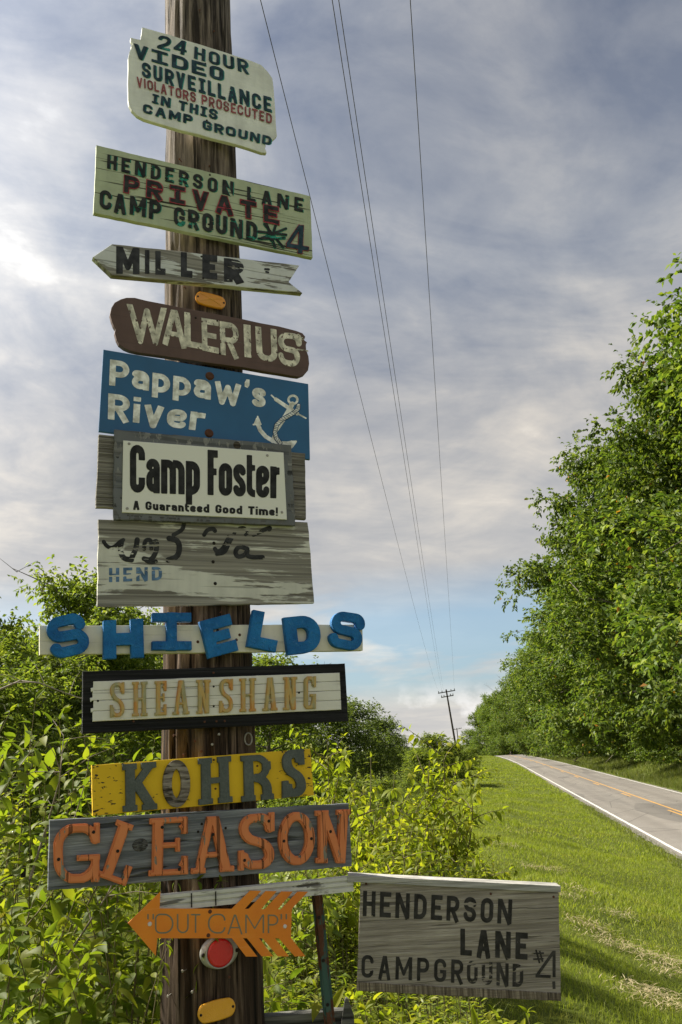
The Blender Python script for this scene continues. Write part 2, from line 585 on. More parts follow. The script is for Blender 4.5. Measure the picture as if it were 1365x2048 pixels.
        a([(x0, X + .03), (w * 0.3, -0.03), (xm, X * .8), (w * 0.7, -0.03), (x1, X + .03)], 0.92)
    return S


def slab_glyph(ch, w, t, ts, sl):
    """slab-serif capitals: stems t, serifs ts thick reaching sl beyond the stem"""
    h = t / 2
    S = []
    a = lambda pts, th=t: S.append((list(pts), th))
    xl, xr, xm = sl + h, w - sl - h, w / 2
    y0, y1 = ts / 2, 1 - ts / 2

    def stem(x, top=True, bot=True, l=sl, r=sl):
        a([(x, 0), (x, 1)])
        if top: a([(x - h - l, y1), (x + h + r, y1)], ts)
        if bot: a([(x - h - l, y0), (x + h + r, y0)], ts)
    if ch == 'H':
        stem(xl, r=sl * .6); stem(xr, l=sl * .6); a([(xl, .5), (xr, .5)], t * 0.62)
    elif ch == 'N':
        stem(xl, l=sl, r=sl * .3); stem(xr, bot=False, l=sl * .8); a([(xl - h * .3, 1.02), (xr + h * .1, -0.04)], t * 0.95)
    elif ch == 'A':
        a([(xl - .01, -.02), (xm - t * .12, 1.03)], t * 0.85); a([(xr + .01, -.02), (xm + t * .12, 1.03)], t * 1.05)
        a([(w * .28, .32), (w * .72, .32)], t * .55)
        a([(0, y0), (xl + h + sl * .6, y0)], ts); a([(xr - h - sl * .6, y0), (w, y0)], ts)
    elif ch == 'E':
        stem(xl, r=0); a([(xl, y1), (w, y1)], ts); a([(xl, y0), (w, y0)], ts); a([(xl, .52), (w * .74, .52)], ts * 0.9)
        a([(w - ts * .5, .70), (w - ts * .5, 1)], ts); a([(w - ts * .5, 0), (w - ts * .5, .32)], ts); a([(w * .74, .40), (w * .74, .64)], ts * 0.8)
        a([(w - ts * 1.2, .86), (w - ts * .4, .74)], ts * .8); a([(w - ts * 1.2, .14), (w - ts * .4, .28)], ts * .8)
    elif ch == 'L':
        stem(xl, r=sl); a([(xl, y0), (w, y0)], ts); a([(w - ts * .6, 0), (w - ts * .6, .34)], ts * 1.1)
    elif ch == 'K':
        stem(xl, r=sl * .7); a([(xl, .40), (w - h * 1.15, .95)], t * .8); a([(w * .44, .55), (w - h * 1.1, .05)], t * 1.0)
        a([(w * .56, y1), (w, y1)], ts); a([(w * .56, y0), (w, y0)], ts)
    elif ch == 'R':
        stem(xl, r=sl * .5); a(fillet([(xl, y1), (w - h - sl * .4, y1), (w - h - sl * .4, .50), (xl, .50)], .28), ts * 1.15)
        a([(w - h - sl * .35, .66), (w - h - sl * .35, .84)], t * .9)
        a(fillet([(w * .45, .50), (w - h - sl * .6, .46), (w - h - sl * .4, .0)], .2), t * .92); a([(w - t - sl, y0), (w, y0)], ts)
    elif ch == 'O':
        rr = w / 2 - h
        a([(xm + rr * math.cos(k * math.pi / 16), .5 + (.5 - ts * .62) * math.sin(k * math.pi / 16)) for k in range(33)], t)
    elif ch == 'S':
        x0, x1 = h, w - h
        a(fillet([(x1, .72), (x1, 1 - h * .8), (x0, 1 - h * .8), (x0, .58), (x1, .42), (x1, h * .8), (x0, h * .8), (x0, .28)], .30, n=8), t * .92)
        a([(w - ts * .5, .66), (w - ts * .5, 1.0)], ts); a([(ts * .5, 0), (ts * .5, .36)], ts)
    elif ch == 'G':
        x0, x1 = h, w - h
        a(fillet([(x1, .72), (x1 - .02, 1 - h * .8), (x0, 1 - h * .8), (x0, h * .8), (x1 - .05, h * .8), (x1, .3)], .36, n=8), t * .95)
        a([(w - ts * .5, .66), (w - ts * .5, 1.0)], ts); a([(x1, 0), (x1, .44)], t * .85); a([(w * .5, .42), (w, .42)], ts)
    return S


def sdf_strokes(strokes, X, Y, box=None, round_ends=False, grow=0.0):
    D = np.full(X.shape, 1e9)
    for pts, th in strokes:
        h = th / 2 + grow
        n = len(pts)
        closed = n > 2 and abs(pts[0][0] - pts[-1][0]) + abs(pts[0][1] - pts[-1][1]) < 1e-6
        for i in range(n - 1):
            ax, ay = pts[i]; bx, by = pts[i + 1]
            dx, dy = bx - ax, by - ay
            L = math.hypot(dx, dy)
            if L < 1e-7:
                continue
            dx, dy = dx / L, dy / L
            s = (X - ax) * dx + (Y - ay) * dy
            q = np.abs(-(X - ax) * dy + (Y - ay) * dx)
            g = grow
            if round_ends:
                sc = np.clip(s, 0, L)
                d = np.hypot(s - sc, q) - h
            else:
                ex = np.maximum(-s - g, s - L - g)
                d = np.maximum(ex, q - h)
            D = np.minimum(D, d)
            if (i > 0 or closed) and not round_ends:
                D = np.minimum(D, np.hypot(X - ax, Y - ay) - h)
    if box is not None:
        bx0, bx1, by0, by1 = box
        bd = np.maximum(np.maximum(bx0 - grow - X, X - bx1 - grow), np.maximum(by0 - grow - Y, Y - by1 - grow))
        D = np.maximum(D, bd)
    return D


def rdp(pts, eps):
    pts = np.asarray(pts)
    n = len(pts)
    keep = np.zeros(n, bool)
    keep[0] = keep[n // 2] = True
    stack = [(0, n // 2), (n // 2, n)]
    P = np.vstack([pts, pts[:1]])
    while stack:
        a, b = stack.pop()
        if b - a < 2:
            continue
        d = P[b] - P[a]
        L = math.hypot(*d)
        seg = P[a + 1:b] - P[a]
        dist = np.abs(d[0] * seg[:, 1] - d[1] * seg[:, 0]) / L if L > 1e-9 else np.hypot(seg[:, 0], seg[:, 1])
        k = int(np.argmax(dist))
        if dist[k] > eps:
            k += a + 1
            keep[k] = True
            stack += [(a, k), (k, b)]
    return [tuple(p) for p in pts[keep]]


def contours(D, xs, ys, eps):
    """closed zero contours of the grid D[iy,ix]"""
    ins = D < 0
    c = ins[:-1, :-1] * 1 + ins[:-1, 1:] * 2 + ins[1:, 1:] * 4 + ins[1:, :-1] * 8
    tab = {1: [(3, 0)], 2: [(0, 1)], 3: [(3, 1)], 4: [(1, 2)], 5: [(3, 2), (1, 0)], 6: [(0, 2)], 7: [(3, 2)], 8: [(2, 3)], 9: [(2, 0)],
           10: [(0, 3), (2, 1)], 11: [(2, 1)], 12: [(1, 3)], 13: [(1, 0)], 14: [(0, 3)]}
    nxt = {}

    def key(i, j, e):
        return (i, j, 0) if e == 0 else (i, j + 1, 1) if e == 1 else (i + 1, j, 0) if e == 2 else (i, j, 1)
    for i, j in zip(*np.nonzero((c > 0) & (c < 15))):
        for e0, e1 in tab[int(c[i, j])]:
            nxt[key(i, j, e0)] = key(i, j, e1)

    def pos(k):
        i, j, o = k
        if o == 0:
            a, b = D[i, j], D[i, j + 1]
            f = a / (a - b)
            return (xs[j] + f * (xs[j + 1] - xs[j]), ys[i])
        a, b = D[i, j], D[i + 1, j]
        f = a / (a - b)
        return (xs[j], ys[i] + f * (ys[i + 1] - ys[i]))
    loops = []
    while nxt:
        k0, k = nxt.popitem()
        lp = [pos(k0)]
        while k != k0 and k in nxt:
            lp.append(pos(k))
            k = nxt.pop(k)
        if len(lp) > 5:
            q = rdp(lp, eps)
            if len(q) > 2:
                loops.append(q)
    return loops


_cache = {}


def glyph_loops(strokes, w, res=56, box=True, grow=0.0, round_ends=False, lo=-0.26, key=None):
    if key is not None and key in _cache:
        return _cache[key]
    m = 0.05 + grow
    st = 1.0 / res
    xs = np.arange(-m, w + m + st, st)
    ys = np.arange(lo - m, 1 + m + st, st)
    X, Y = np.meshgrid(xs, ys)
    D = sdf_strokes(strokes, X, Y, (0, w, lo, 1) if box else None, round_ends, grow)
    D[0, :] = D[-1, :] = 1; D[:, 0] = D[:, -1] = 1
    r = contours(D, xs, ys, 0.004)
    if key is not None:
        _cache[key] = r
    return r


def bil(q, s, t):
    """quad q = TL,TR,BR,BL in picture pixels; s to the right, t upwards"""
    tl, tr, br, bl = q
    return tuple(bl[k] * (1 - s) * (1 - t) + br[k] * s * (1 - t) + tl[k] * (1 - s) * t + tr[k] * s * t for k in (0, 1))


def curve_mesh(name, loops, extrude, bevel=0.0):
    """filled outlines -> mesh; outline plane becomes local XZ, front towards -Y"""
    cu = bpy.data.curves.new(name, 'CURVE')
    cu.dimensions = '2D'
    cu.fill_mode = 'BOTH'
    cu.extrude = max(extrude - bevel, 1e-5)
    if bevel:
        cu.bevel_depth = bevel
        cu.bevel_resolution = 0
        cu.offset = -bevel
    for lp in loops:
        s = cu.splines.new('POLY')
        s.points.add(len(lp) - 1)
        s.points.foreach_set('co', [c for p in lp for c in (p[0], p[1], 0, 1)])
        s.use_cyclic_u = True
    ob = bpy.data.objects.new(name, cu)
    me = bpy.data.meshes.new_from_object(ob)
    bpy.data.objects.remove(ob)
    bpy.data.curves.remove(cu)
    n = len(me.vertices)
    co = np.empty(n * 3, np.float32)
    me.vertices.foreach_get('co', co)
    co = co.reshape(-1, 3)
    co2 = np.stack([co[:, 0], -co[:, 2], co[:, 1]], 1)
    me.vertices.foreach_set('co', co2.ravel())
    me.materials.clear()
    me.update()
    return me


class Groups(list):
    """glyph outlines with the number of the word each belongs to"""
    def __init__(s):
        s.w = []


class Sign:
    """one board hung on the pole; pixel outlines are laid on its own plane at distance d"""
    def __init__(s, name, label, cat, corners, d, group=None, n=SN, rz=None):
        s.d, s.nrm = d, n
        s.rz = (math.pi / 2 - TH) if rz is None else rz
        P = [on_plane(x, y, d, n) for x, y in corners]
        s.O = sum(P, Vector()) / len(P)
        s.root = empty(name, s.O, s.rz)
        tag(s.root, label, cat, group)
        c, k = math.cos(s.rz), math.sin(s.rz)
        s.ax = Vector((c, k, 0))

    def loc(s, px, py, lift=0.0):
        p = on_plane(px, py, s.d - lift, s.nrm) - s.O
        return (p.dot(s.ax), p.z)

    def board(s, outline, thick, m, name='board', jag=0.0, step=0.03, seed=1, back=0.0, bevel=0.0015, parent=None, lift=0.0):
        rnd = random.Random(seed)
        pts = [s.loc(*p, lift) for p in outline]
        if jag:
            out = []
            for i, a in enumerate(pts):
                b = pts[(i + 1) % len(pts)]
                L = math.hypot(b[0] - a[0], b[1] - a[1])
                k = max(1, int(L / step))
                for j in range(k):
                    f = (j + (rnd.uniform(-.3, .3) if j else 0)) / k
                    out.append((a[0] + (b[0] - a[0]) * f + rnd.uniform(-jag, jag), a[1] + (b[1] - a[1]) * f + rnd.uniform(-jag, jag)))
            pts = out
        bm = bmesh.new()
        f = bm.faces.new([bm.verts.new((x, back - lift, z)) for x, z in pts])
        r = bmesh.ops.extrude_face_region(bm, geom=[f])
        bmesh.ops.translate(bm, vec=(0, thick, 0), verts=[v for v in r['geom'] if isinstance(v, bmesh.types.BMVert)])
        if bevel:
            ed = [e for e in bm.edges if abs(e.verts[0].co.y - e.verts[1].co.y) < 1e-6 and e.verts[0].co.y < back - lift + thick * .5]
            bmesh.ops.bevel(bm, geom=ed, offset=bevel, segments=1, affect='EDGES', clamp_overlap=True)
        me = bm_mesh(name, bm)
        return link(name, me, parent or s.root, m)

    def text_loops(s, txt, q, t=0.2, r=0.2, gap=0.14, widths=None, serif_i=False, grow=0.0, shift=(0, 0), space=0.45, style='block', xs=1.0, round_ends=False, jit=0.0, seed=3):
        """loops in local coordinates for a line of text filling quad q"""
        W = dict(I=0.46 if serif_i else t, M=0.85, W=0.95, N=0.70, m=0.92, w=0.88, i=t * 1.15, t=0.42, r=0.44, s=0.50, a=0.56, e=0.56, o=0.58, u=0.56, n=0.56, d=0.58, p=0.58, v=0.56, L=0.52, E=0.55, F=0.52)
        W['"'] = 0.22; W["'"] = 0.2; W['!'] = 0.2; W['#'] = 0.7
        if widths:
            W.update(widths)
        adv, x, wi_ = [], 0.0, 0
        for ch in txt:
            if ch == ' ':
                x += space
                wi_ += 1
                continue
            w = W.get(ch, 0.62) / xs
            adv.append((ch, x, w, wi_))
            x += w + gap / xs
        tot = x - gap / xs
        loops = Groups()
        rnd = random.Random(seed)
        for ch, x0, w, wi in adv:
            key = (ch, round(w, 3), t, r, serif_i, grow, round_ends)
            lps = glyph_loops(glyph(ch, w, t, r, serif_i), w, grow=grow, key=key, round_ends=round_ends)
            jx, jy = rnd.uniform(-jit, jit), rnd.uniform(-jit, jit)
            grp = []
            loops.append(grp)
            loops.w.append(wi)
            for lp in lps:
                grp.append([s.loc(*(lambda p: (p[0] + shift[0], p[1] + shift[1]))(bil(q, (x0 + a + jx) / tot, b + jy))) for a, b in lp])
        return loops

    def free_loops(s, strokes, round_ends=True, step=0.5, grow=0.0):
        """strokes drawn directly in picture pixels"""
        P = [p for pts, th in strokes for p in pts]
        th = max(t for _, t in strokes)
        x0, x1 = min(p[0] for p in P) - th - grow - 2, max(p[0] for p in P) + th + grow + 2
        y0, y1 = min(p[1] for p in P) - th - grow - 2, max(p[1] for p in P) + th + grow + 2
        xs = np.arange(x0, x1, step); ys = np.arange(y0, y1, step)
        X, Y = np.meshgrid(xs, ys)
        D = sdf_strokes(strokes, X, Y, None, round_ends, grow)
        D[0, :] = D[-1, :] = 1; D[:, 0] = D[:, -1] = 1
        return [[[s.loc(*p) for p in lp] for lp in contours(D, xs, ys, 0.15)]]

    def letters(s, groups, m, off, name='lettering', thick=0.0002, parent=None):
        """one flat part from glyph groups; overlapping glyphs sit a hair apart"""
        ws = getattr(groups, 'w', None)
        if ws and len(set(ws)) > 1:             # one part per word
            return [s.letters([g for g, i in zip(groups, ws) if i == k], m, off, name, thick, parent) for k in sorted(set(ws))]
        V, F, n = [], [], 0
        for k, g in enumerate(groups):
            if not g:
                continue
            me = curve_mesh(name, g, thick)
            c = np.empty(len(me.vertices) * 3, np.float32)
            me.vertices.foreach_get('co', c)
            c = c.reshape(-1, 3)
            c[:, 1] -= 0.00012 * (k % 3)
            V.append(c)
            F += [tuple(i + n for i in p.vertices) for p in me.polygons]
            n += len(c)
            bpy.data.meshes.remove(me)
        me = bpy.data.meshes.new(name)
        me.from_pydata(np.vstack(V).tolist(), [], F)
        me.update()
        return link(name, me, parent or s.root, m, (0, -off - thick, 0))

    def carved(s, strokes, w, q, m, off, depth, step=0.0, step_h=0.0, res=90, lo=0.0, name='letter', key=None):
        """one raised letter; the rim is routed one step lower than its face"""
        mk = lambda g: [[s.loc(*bil(q, p[0] / w, p[1])) for p in l] for l in glyph_loops(strokes, w, res, lo=lo, grow=g, key=(key, g))]
        me = curve_mesh(name, mk(0.0), (depth - step_h) / 2)
        V = [np.array([v.co for v in me.vertices]) + np.array([0, -(depth - step_h) / 2 - off, 0])]
        F = [tuple(p.vertices) for p in me.polygons]
        bpy.data.meshes.remove(me)
        if step:
            n = len(V[0])
            me = curve_mesh(name, mk(-step), depth / 2)
            V.append(np.array([v.co for v in me.vertices]) + np.array([0, -depth / 2 - off, 0]))
            F += [tuple(i + n for i in p.vertices) for p in me.polygons]
            bpy.data.meshes.remove(me)
        me = bpy.data.meshes.new(name)
        me.from_pydata(np.vstack(V).tolist(), [], F)
        me.update()
        return link(name, me, s.root, m)

    def disc(s, px, py, r, m, name='screw', h=0.003, off=0.0, seg=14, parent=None):
        x, z = s.loc(px, py)
        bm = bmesh.new()
        bmesh.ops.create_cone(bm, cap_ends=True, segments=seg, radius1=r, radius2=r * 0.72, depth=h, matrix=Matrix.Translation((x, -off - h / 2, z)) @ Matrix.Rotation(math.pi / 2, 4, 'X'))
        return link(name, bm_mesh(name, bm), parent or s.root, m)


def soft(pts, it=2):
    """round a freehand polyline (corner cutting)"""
    for _ in range(it):
        o = [pts[0]]
        for p, q in zip(pts[:-1], pts[1:]):
            o += [(p[0] * .75 + q[0] * .25, p[1] * .75 + q[1] * .25), (p[0] * .25 + q[0] * .75, p[1] * .25 + q[1] * .75)]
        pts = o + [pts[-1]]
    return pts


def Z(ox, oy, k):
    """coordinates read off an enlarged view with origin (ox,oy) and scale k"""
    return lambda *pts: [(ox + k * p[0], oy + k * p[1]) for p in pts]


# ------------------------------------------------------------------ ground and road
RH = R(7.852)
RD = Vector((math.sin(RH), math.cos(RH), 0))       # along the road
RL = Vector((math.cos(RH), -math.sin(RH), 0))      # across it, to the right
ROAD0, ROAD1 = 4.82, 10.45


def sstep(a, b, x):
    t = np.clip((np.asarray(x, float) - a) / (b - a), 0, 1)
    return t * t * (3 - 2 * t)


def bend(s):
    s = np.asarray(s, float)
    return -np.maximum(s - 110, 0) ** 2 / 4400 - np.maximum(s - 205, 0) ** 2 / 350


def crest(s):
    s = np.asarray(s, float)
    return -np.minimum(np.maximum(s - 190, 0) ** 2 / 1400, 9)


def lump(x, y):
    return 0.05 * np.sin(x * 1.3 + 0.7 * y) + 0.04 * np.sin(x * 0.5 - y * 0.9 + 1) + 0.025 * np.sin(2.9 * x + 1.7) * np.sin(2.3 * y)


def gz_ls(L, s):
    """height of the ground at road coordinates"""
    Lr = L - bend(s)
    bank_top = 1.35 - 1.0 * sstep(6, 55, s)
    left = bank_top * (1 - sstep(-0.8, ROAD0 - 0.5, Lr))
    left = left - 2.6 * sstep(-3.0, -28, Lr)
    right = -0.22 * sstep(ROAD1 + .4, ROAD1 + 1.6, Lr) + 1.1 * sstep(ROAD1 + 1.6, ROAD1 + 7, Lr)
    off_road = np.maximum(sstep(ROAD0 - .1, ROAD0 - 1.2, Lr), sstep(ROAD1 + .1, ROAD1 + 1.2, Lr))
    z = np.where(Lr < 7.5, left, right) + crest(s) + lump(L, s) * off_road
    return z - 0.03 * (1 - off_road)


def to_xy(L, s):
    L = np.asarray(L, float); s = np.asarray(s, float)
    return L * RL.x + s * RD.x, L * RL.y + s * RD.y


def to_ls(x, y):
    return x * RL.x + y * RL.y, x * RD.x + y * RD.y


def gz(x, y):
    L, s = to_ls(x, y)
    return gz_ls(L, s)


def ground_mat():
    m, t = mat('verge_soil_and_turf')
    co = objc(t)
    a = t.noise(co, 0.6, 6, 0.6)
    b = t.noise(co, 9.0, 6, 0.7)
    c = t.noise(co, 45.0, 4, 0.7)
    col = t.ramp(t.math('ADD', t.math('MULTIPLY', a, .45), t.math('MULTIPLY', b, .55)), [(0.32, (0.06, 0.08, 0.012)), (0.5, (0.13, 0.16, 0.025)), (0.62, (0.19, 0.21, 0.04)), (0.75, (0.22, 0.185, 0.085))])
    col = t.mix(t.ramp(c, [(.35, .6), (.6, 0.0)]), col, (0.022, 0.032, 0.008))
    finish(t, col, 0.95, c, 0.8, 0.05, spec=0.1)
    return m


def asphalt_mat():
    m, t = mat('worn_asphalt')
    co = objc(t)
    # local x runs across the road, local y along it
    a = t.noise(co, 160.0, 3, 0.7)
    b = t.noise(t.mapv(co, (1.1, 0.05, 1)), 1.0, 4, 0.6)
    c = t.noise(co, 0.8, 5, 0.6)
    col = t.ramp(a, [(0.3, (0.10, 0.09, 0.08)), (0.55, (0.215, 0.195, 0.172)), (0.75, (0.36, 0.33, 0.295))])
    col = t.mix(t.ramp(b, [(0.40, 0.0), (0.66, 0.5)]), col, (0.105, 0.098, 0.092))
    col = t.mix(t.ramp(c, [(0.35, 0.0), (0.7, 0.35)]), col, (0.26, 0.245, 0.22))
    lx = t.n('ShaderNodeSeparateXYZ', {0: co}).outputs[0]
    trk = t.math('SINE', t.math('MULTIPLY', t.math('ADD', lx, .22), 4.35))
    col = t.mix(t.math('MULTIPLY', t.ramp(trk, [(.0, 0.0), (.95, .40)]), t.ramp(b, [(.3, 1.0), (.7, .4)])), col, (0.115, 0.104, 0.092))
    pt = t.noise(t.mapv(co, (.35, .09, 1), (4, 9, 0)), 1.0, 1)
    col = t.mix(t.ramp(pt, [(.635, 0.0), (.645, .45)]), col, (0.085, 0.08, 0.074))
    ck = t.n('ShaderNodeTexVoronoi', {'Vector': t.mapv(co, (0.5, 0.22, 1)), 'Scale': 1.0}, feature='DISTANCE_TO_EDGE').outputs[0]
    col = t.mix(t.ramp(ck, [(0.0, 0.8), (0.011, 0.0)]), col, (0.05, 0.048, 0.045))
    finish(t, col, 0.85, a, 0.3, 0.01, spec=0.25)
    return m


def line_mat(name, color, wear):
    m, t = mat(name)
    co = objc(t)
    n = t.noise(co, 26.0, 6, 0.7)
    msk = t.ramp(n, [(wear, 0.0), (wear + 0.12, 1.0)])
    col = t.mix(msk, (0.19, 0.178, 0.165), color)
    finish(t, col, 0.7, spec=0.3)
    return m


M_GROUND = ground_mat()
M_ASPHALT = asphalt_mat()
M_WHITE_LINE = line_mat('white_road_paint', (0.60, 0.59, 0.55), 0.36)
M_YELLOW_LINE = line_mat('yellow_road_paint', (0.58, 0.30, 0.04), 0.40)


def build_ground():
    Ls = np.concatenate([-np.geomspace(2200, 60, 14), np.linspace(-50, -8, 22), np.linspace(-7, 16, 70), np.linspace(17, 60, 22), np.geomspace(70, 2200, 14)])
    ss = np.concatenate([-np.geomspace(800, 20, 8), np.linspace(-15, 30, 90), np.linspace(31, 120, 60), np.linspace(123, 330, 70), np.geomspace(350, 3500, 14)])
    LL, SS = np.meshgrid(Ls, ss)
    x, y = to_xy(LL, SS)
    z = gz_ls(LL, SS)
    n, k = LL.shape
    idx = np.arange(n * k).reshape(n, k)
    F = np.stack([idx[:-1, :-1], idx[:-1, 1:], idx[1:, 1:], idx[1:, :-1]], -1).reshape(-1, 4)
    o = link('ground', mesh_np('ground', np.stack([x, y, z], -1).reshape(-1, 3), F, True), None, M_GROUND)
    tag(o, 'grassy bank and ground beside the road', 'ground', kind='structure')


def strip(name, s_list, La, Lb, lift, m, parent, edge=0.0, seed=0, cols=2):
    rnd = np.random.default_rng(seed)
    s_arr = np.asarray(s_list, float)
    V = []
    for j in range(cols):
        f = j / (cols - 1)
        L = La + (Lb - La) * f + bend(s_arr)
        if edge and j in (0, cols - 1):
            L = L + rnd.uniform(-edge, edge, len(s_arr))
        crown = 0.05 * (1 - ((La + (Lb - La) * f - 7.6) / 2.9) ** 2)
        V.append(np.stack([L, s_arr, crest(s_arr) + lift + crown], -1))
    V = np.stack(V, 1)
    n = len(s_arr)
    idx = np.arange(n * cols).reshape(n, cols)
    F = np.stack([idx[:-1, :-1], idx[:-1, 1:], idx[1:, 1:], idx[1:, :-1]], -1).reshape(-1, 4)
    return link(name, mesh_np(name, V.reshape(-1, 3), F), parent, m)


def build_road():
    s_all = np.concatenate([np.arange(-25, 60, 0.4), np.arange(60, 320, 1.5)])
    road = strip('road', s_all, ROAD0, ROAD1, 0.0, M_ASPHALT, None, 0.07, 4, 9)
    road.rotation_euler = (0, 0, -RH)
    tag(road, 'narrow two-lane asphalt road running to a low crest', 'road', kind='structure')
    s2 = np.concatenate([np.arange(-25, 60, 0.6), np.arange(60, 320, 2.0)])
    strip('edge_line', s2, 5.07, 5.175, 0.005, M_WHITE_LINE, road, 0.008, 5)
    strip('edge_line', s2, 10.15, 10.255, 0.005, M_WHITE_LINE, road, 0.008, 6)
    strip('centre_line', s2, 7.66, 7.77, 0.005, M_YELLOW_LINE, road, 0.006, 7)
    s = 12.0
    while s < 190:
        strip('centre_dash', np.linspace(s, s + 3.0, 6), 7.40, 7.51, 0.005, M_YELLOW_LINE, road, 0.006, int(s))
        s += 12.2
    # loose gravel shoulder
    rnd = np.random.default_rng(8)
    n = 5200
    s = rnd.uniform(6, 70, n) ; side = rnd.random(n) < 0.8
    L = np.where(side, ROAD0 - 0.02 + rnd.normal(0, .11, n), ROAD1 + rnd.normal(0, .12, n))
    sz = rnd.uniform(.006, .02, n)
    x, y = to_xy(L, s)
    z = np.maximum(gz_ls(L, s), -0.01 * 0 + np.where((L > ROAD0) & (L < ROAD1), 0.0, -9))
    base = np.array([[1, 0, 0], [-.5, .87, 0], [-.5, -.87, 0], [0.1, 0, .8]])
    V = base[None] * sz[:, None, None] * rnd.uniform(.6, 1.3, (n, 4, 1))
    V = V + np.stack([x, y, z], -1)[:, None, :]
    f0 = np.array([[0, 1, 3], [1, 2, 3], [2, 0, 3]])
    F = (f0[None] + 4 * np.arange(n)[:, None, None]).reshape(-1, 3)
    o = link('gravel', mesh_np('gravel', V.reshape(-1, 3), F), None, plain('grey_gravel', (0.24, 0.22, 0.19), 0.9, 0, .3))
    tag(o, 'loose grey gravel along the road edge', 'gravel', kind='stuff')


build_ground()
build_road()

# ------------------------------------------------------------------ the sign pole
POLE_X, POLE_Y = -0.505, 3.123
POLE_BASE = float(gz(POLE_X, POLE_Y))
POLE_TOP = 9.6


def pole_r(z):
    """radius at world height"""
    return 0.1586 - (z - EYE) * 0.0052


def vnoise(a, z, seed, fa, fz):
    """periodic value noise around the pole, stretched along its length"""
    rnd = np.random.default_rng(seed)
    na, nz = fa, 600
    tab = rnd.random((nz, na))
    aa = a / (2 * math.pi) * na
    zz = z * fz + 50
    i0, j0 = np.floor(zz).astype(int), np.floor(aa).astype(int)
    fi, fj = zz - i0, aa - j0
    fi = fi * fi * (3 - 2 * fi); fj = fj * fj * (3 - 2 * fj)
    g = lambda i, j: tab[i % nz, j % na]
    return (g(i0, j0) * (1 - fj) + g(i0, j0 + 1) * fj) * (1 - fi) + (g(i0 + 1, j0) * (1 - fj) + g(i0 + 1, j0 + 1) * fj) * fi


def build_pole():
    root = empty('utility_pole', (POLE_X, POLE_Y, POLE_BASE))
    tag(root, 'thick brown wooden utility pole carrying the stack of hand-made signs', 'utility pole')
    na = 144
    zs = np.concatenate([np.linspace(POLE_BASE - .3, EYE - 1.0, 14), np.linspace(EYE - 0.98, EYE + 3.5, 420), np.linspace(EYE + 3.55, POLE_TOP, 30)])
    A, ZZ = np.meshgrid(np.linspace(0, 2 * math.pi, na, endpoint=False), zs)
    r = pole_r(ZZ)
    n1 = vnoise(A, ZZ, 1, 40, 2.2) - .5
    n2 = vnoise(A, ZZ, 2, 72, 5.0) - .5
    n3 = vnoise(A, ZZ, 3, 36, 1.0)
    n4 = vnoise(A, ZZ, 4, 6, 1.2) - .5
    crack = np.clip((0.24 - n3) / 0.14, 0, 1)
    r = r + 0.008 * n1 + 0.006 * n2 + 0.006 * n4 - 0.018 * crack
    V = np.stack([r * np.cos(A), r * np.sin(A), ZZ - POLE_BASE], -1)
    k = len(zs)
    idx = np.arange(k * na).reshape(k, na)
    nx = np.roll(idx, -1, 1)
    F = np.stack([idx[:-1], nx[:-1], nx[1:], idx[1:]], -1).reshape(-1, 4)
    link('shaft', mesh_np('shaft', V.reshape(-1, 3), F, True), root, M_POLE)
    bm = bmesh.new()
    bm_box(bm, (0.02, -0.17, POLE_TOP - POLE_BASE - .35), (2.4, .09, .12), Matrix.Rotation(0.0, 4, 'Z'))
    link('crossarm', bm_mesh('crossarm', bm), root, M_POLE_FAR)
    # old nails and staples left in the wood: (pixel x, pixel y)
    rnd = random.Random(4)
    for px, py in [(392, 1478), (404, 1498), (424, 1490), (352, 1470), (370, 1506), (436, 1470), (446, 1510), (372, 1940), (390, 1975), (455, 1950), (345, 1985), (480, 1898), (362, 1300), (440, 1225), (380, 1228), (405, 1310), (420, 330), (440, 352), (400, 20), (430, 60), (370, 575), (360, 320)]:
        rr = ray(px, py)
        # hit the cylinder
        a2 = rr.x ** 2 + rr.y ** 2
        rad = 0.157
        b = -(rr.x * POLE_X + rr.y * POLE_Y)
        c = POLE_X ** 2 + POLE_Y ** 2 - rad ** 2
        disc = b * b - a2 * c
        if disc < 0:
            continue
        t = (-b - math.sqrt(disc)) / a2
        p = CAM + rr * t
        nrm = Vector((p.x - POLE_X, p.y - POLE_Y, 0)).normalized()
        base = Vector((POLE_X, POLE_Y, p.z)) + nrm * (pole_r(p.z) - 0.01)
        tip = base + nrm * rnd.uniform(.015, .03) + Vector((0, 0, rnd.uniform(-.008, .004)))
        org = Vector((POLE_X, POLE_Y, POLE_BASE))
        tb = Tubes().add([base - org, tip - org], [.0016, .0016], 6)
        tb.add([tip - org, tip - org + nrm * .0015], [.0045, .0038], 8)
        tb.add([tip - org + nrm * .0015, tip - org + nrm * .0016], [.0038, .0002], 8)
        link('nail', tb.mesh('nail'), root, M_RUST if rnd.random() < .6 else M_SCREW)
    # iron ring on the right flank
    c = Vector((POLE_X, POLE_Y, 0))
    p = on_plane(497, 1478, 2.93)
    org = Vector((POLE_X, POLE_Y, POLE_BASE))
    ring = [p - org + SU * (.013 * math.cos(a)) + Vector((0, 0, .02 * math.sin(a))) for a in np.linspace(0, 2 * math.pi, 17)]
    link('ring', Tubes().add(ring, [.003] * 17, 6).mesh('ring'), root, M_SCREW)
    return root


build_pole()

# ------------------------------------------------------------------ far poles and the overhead wires


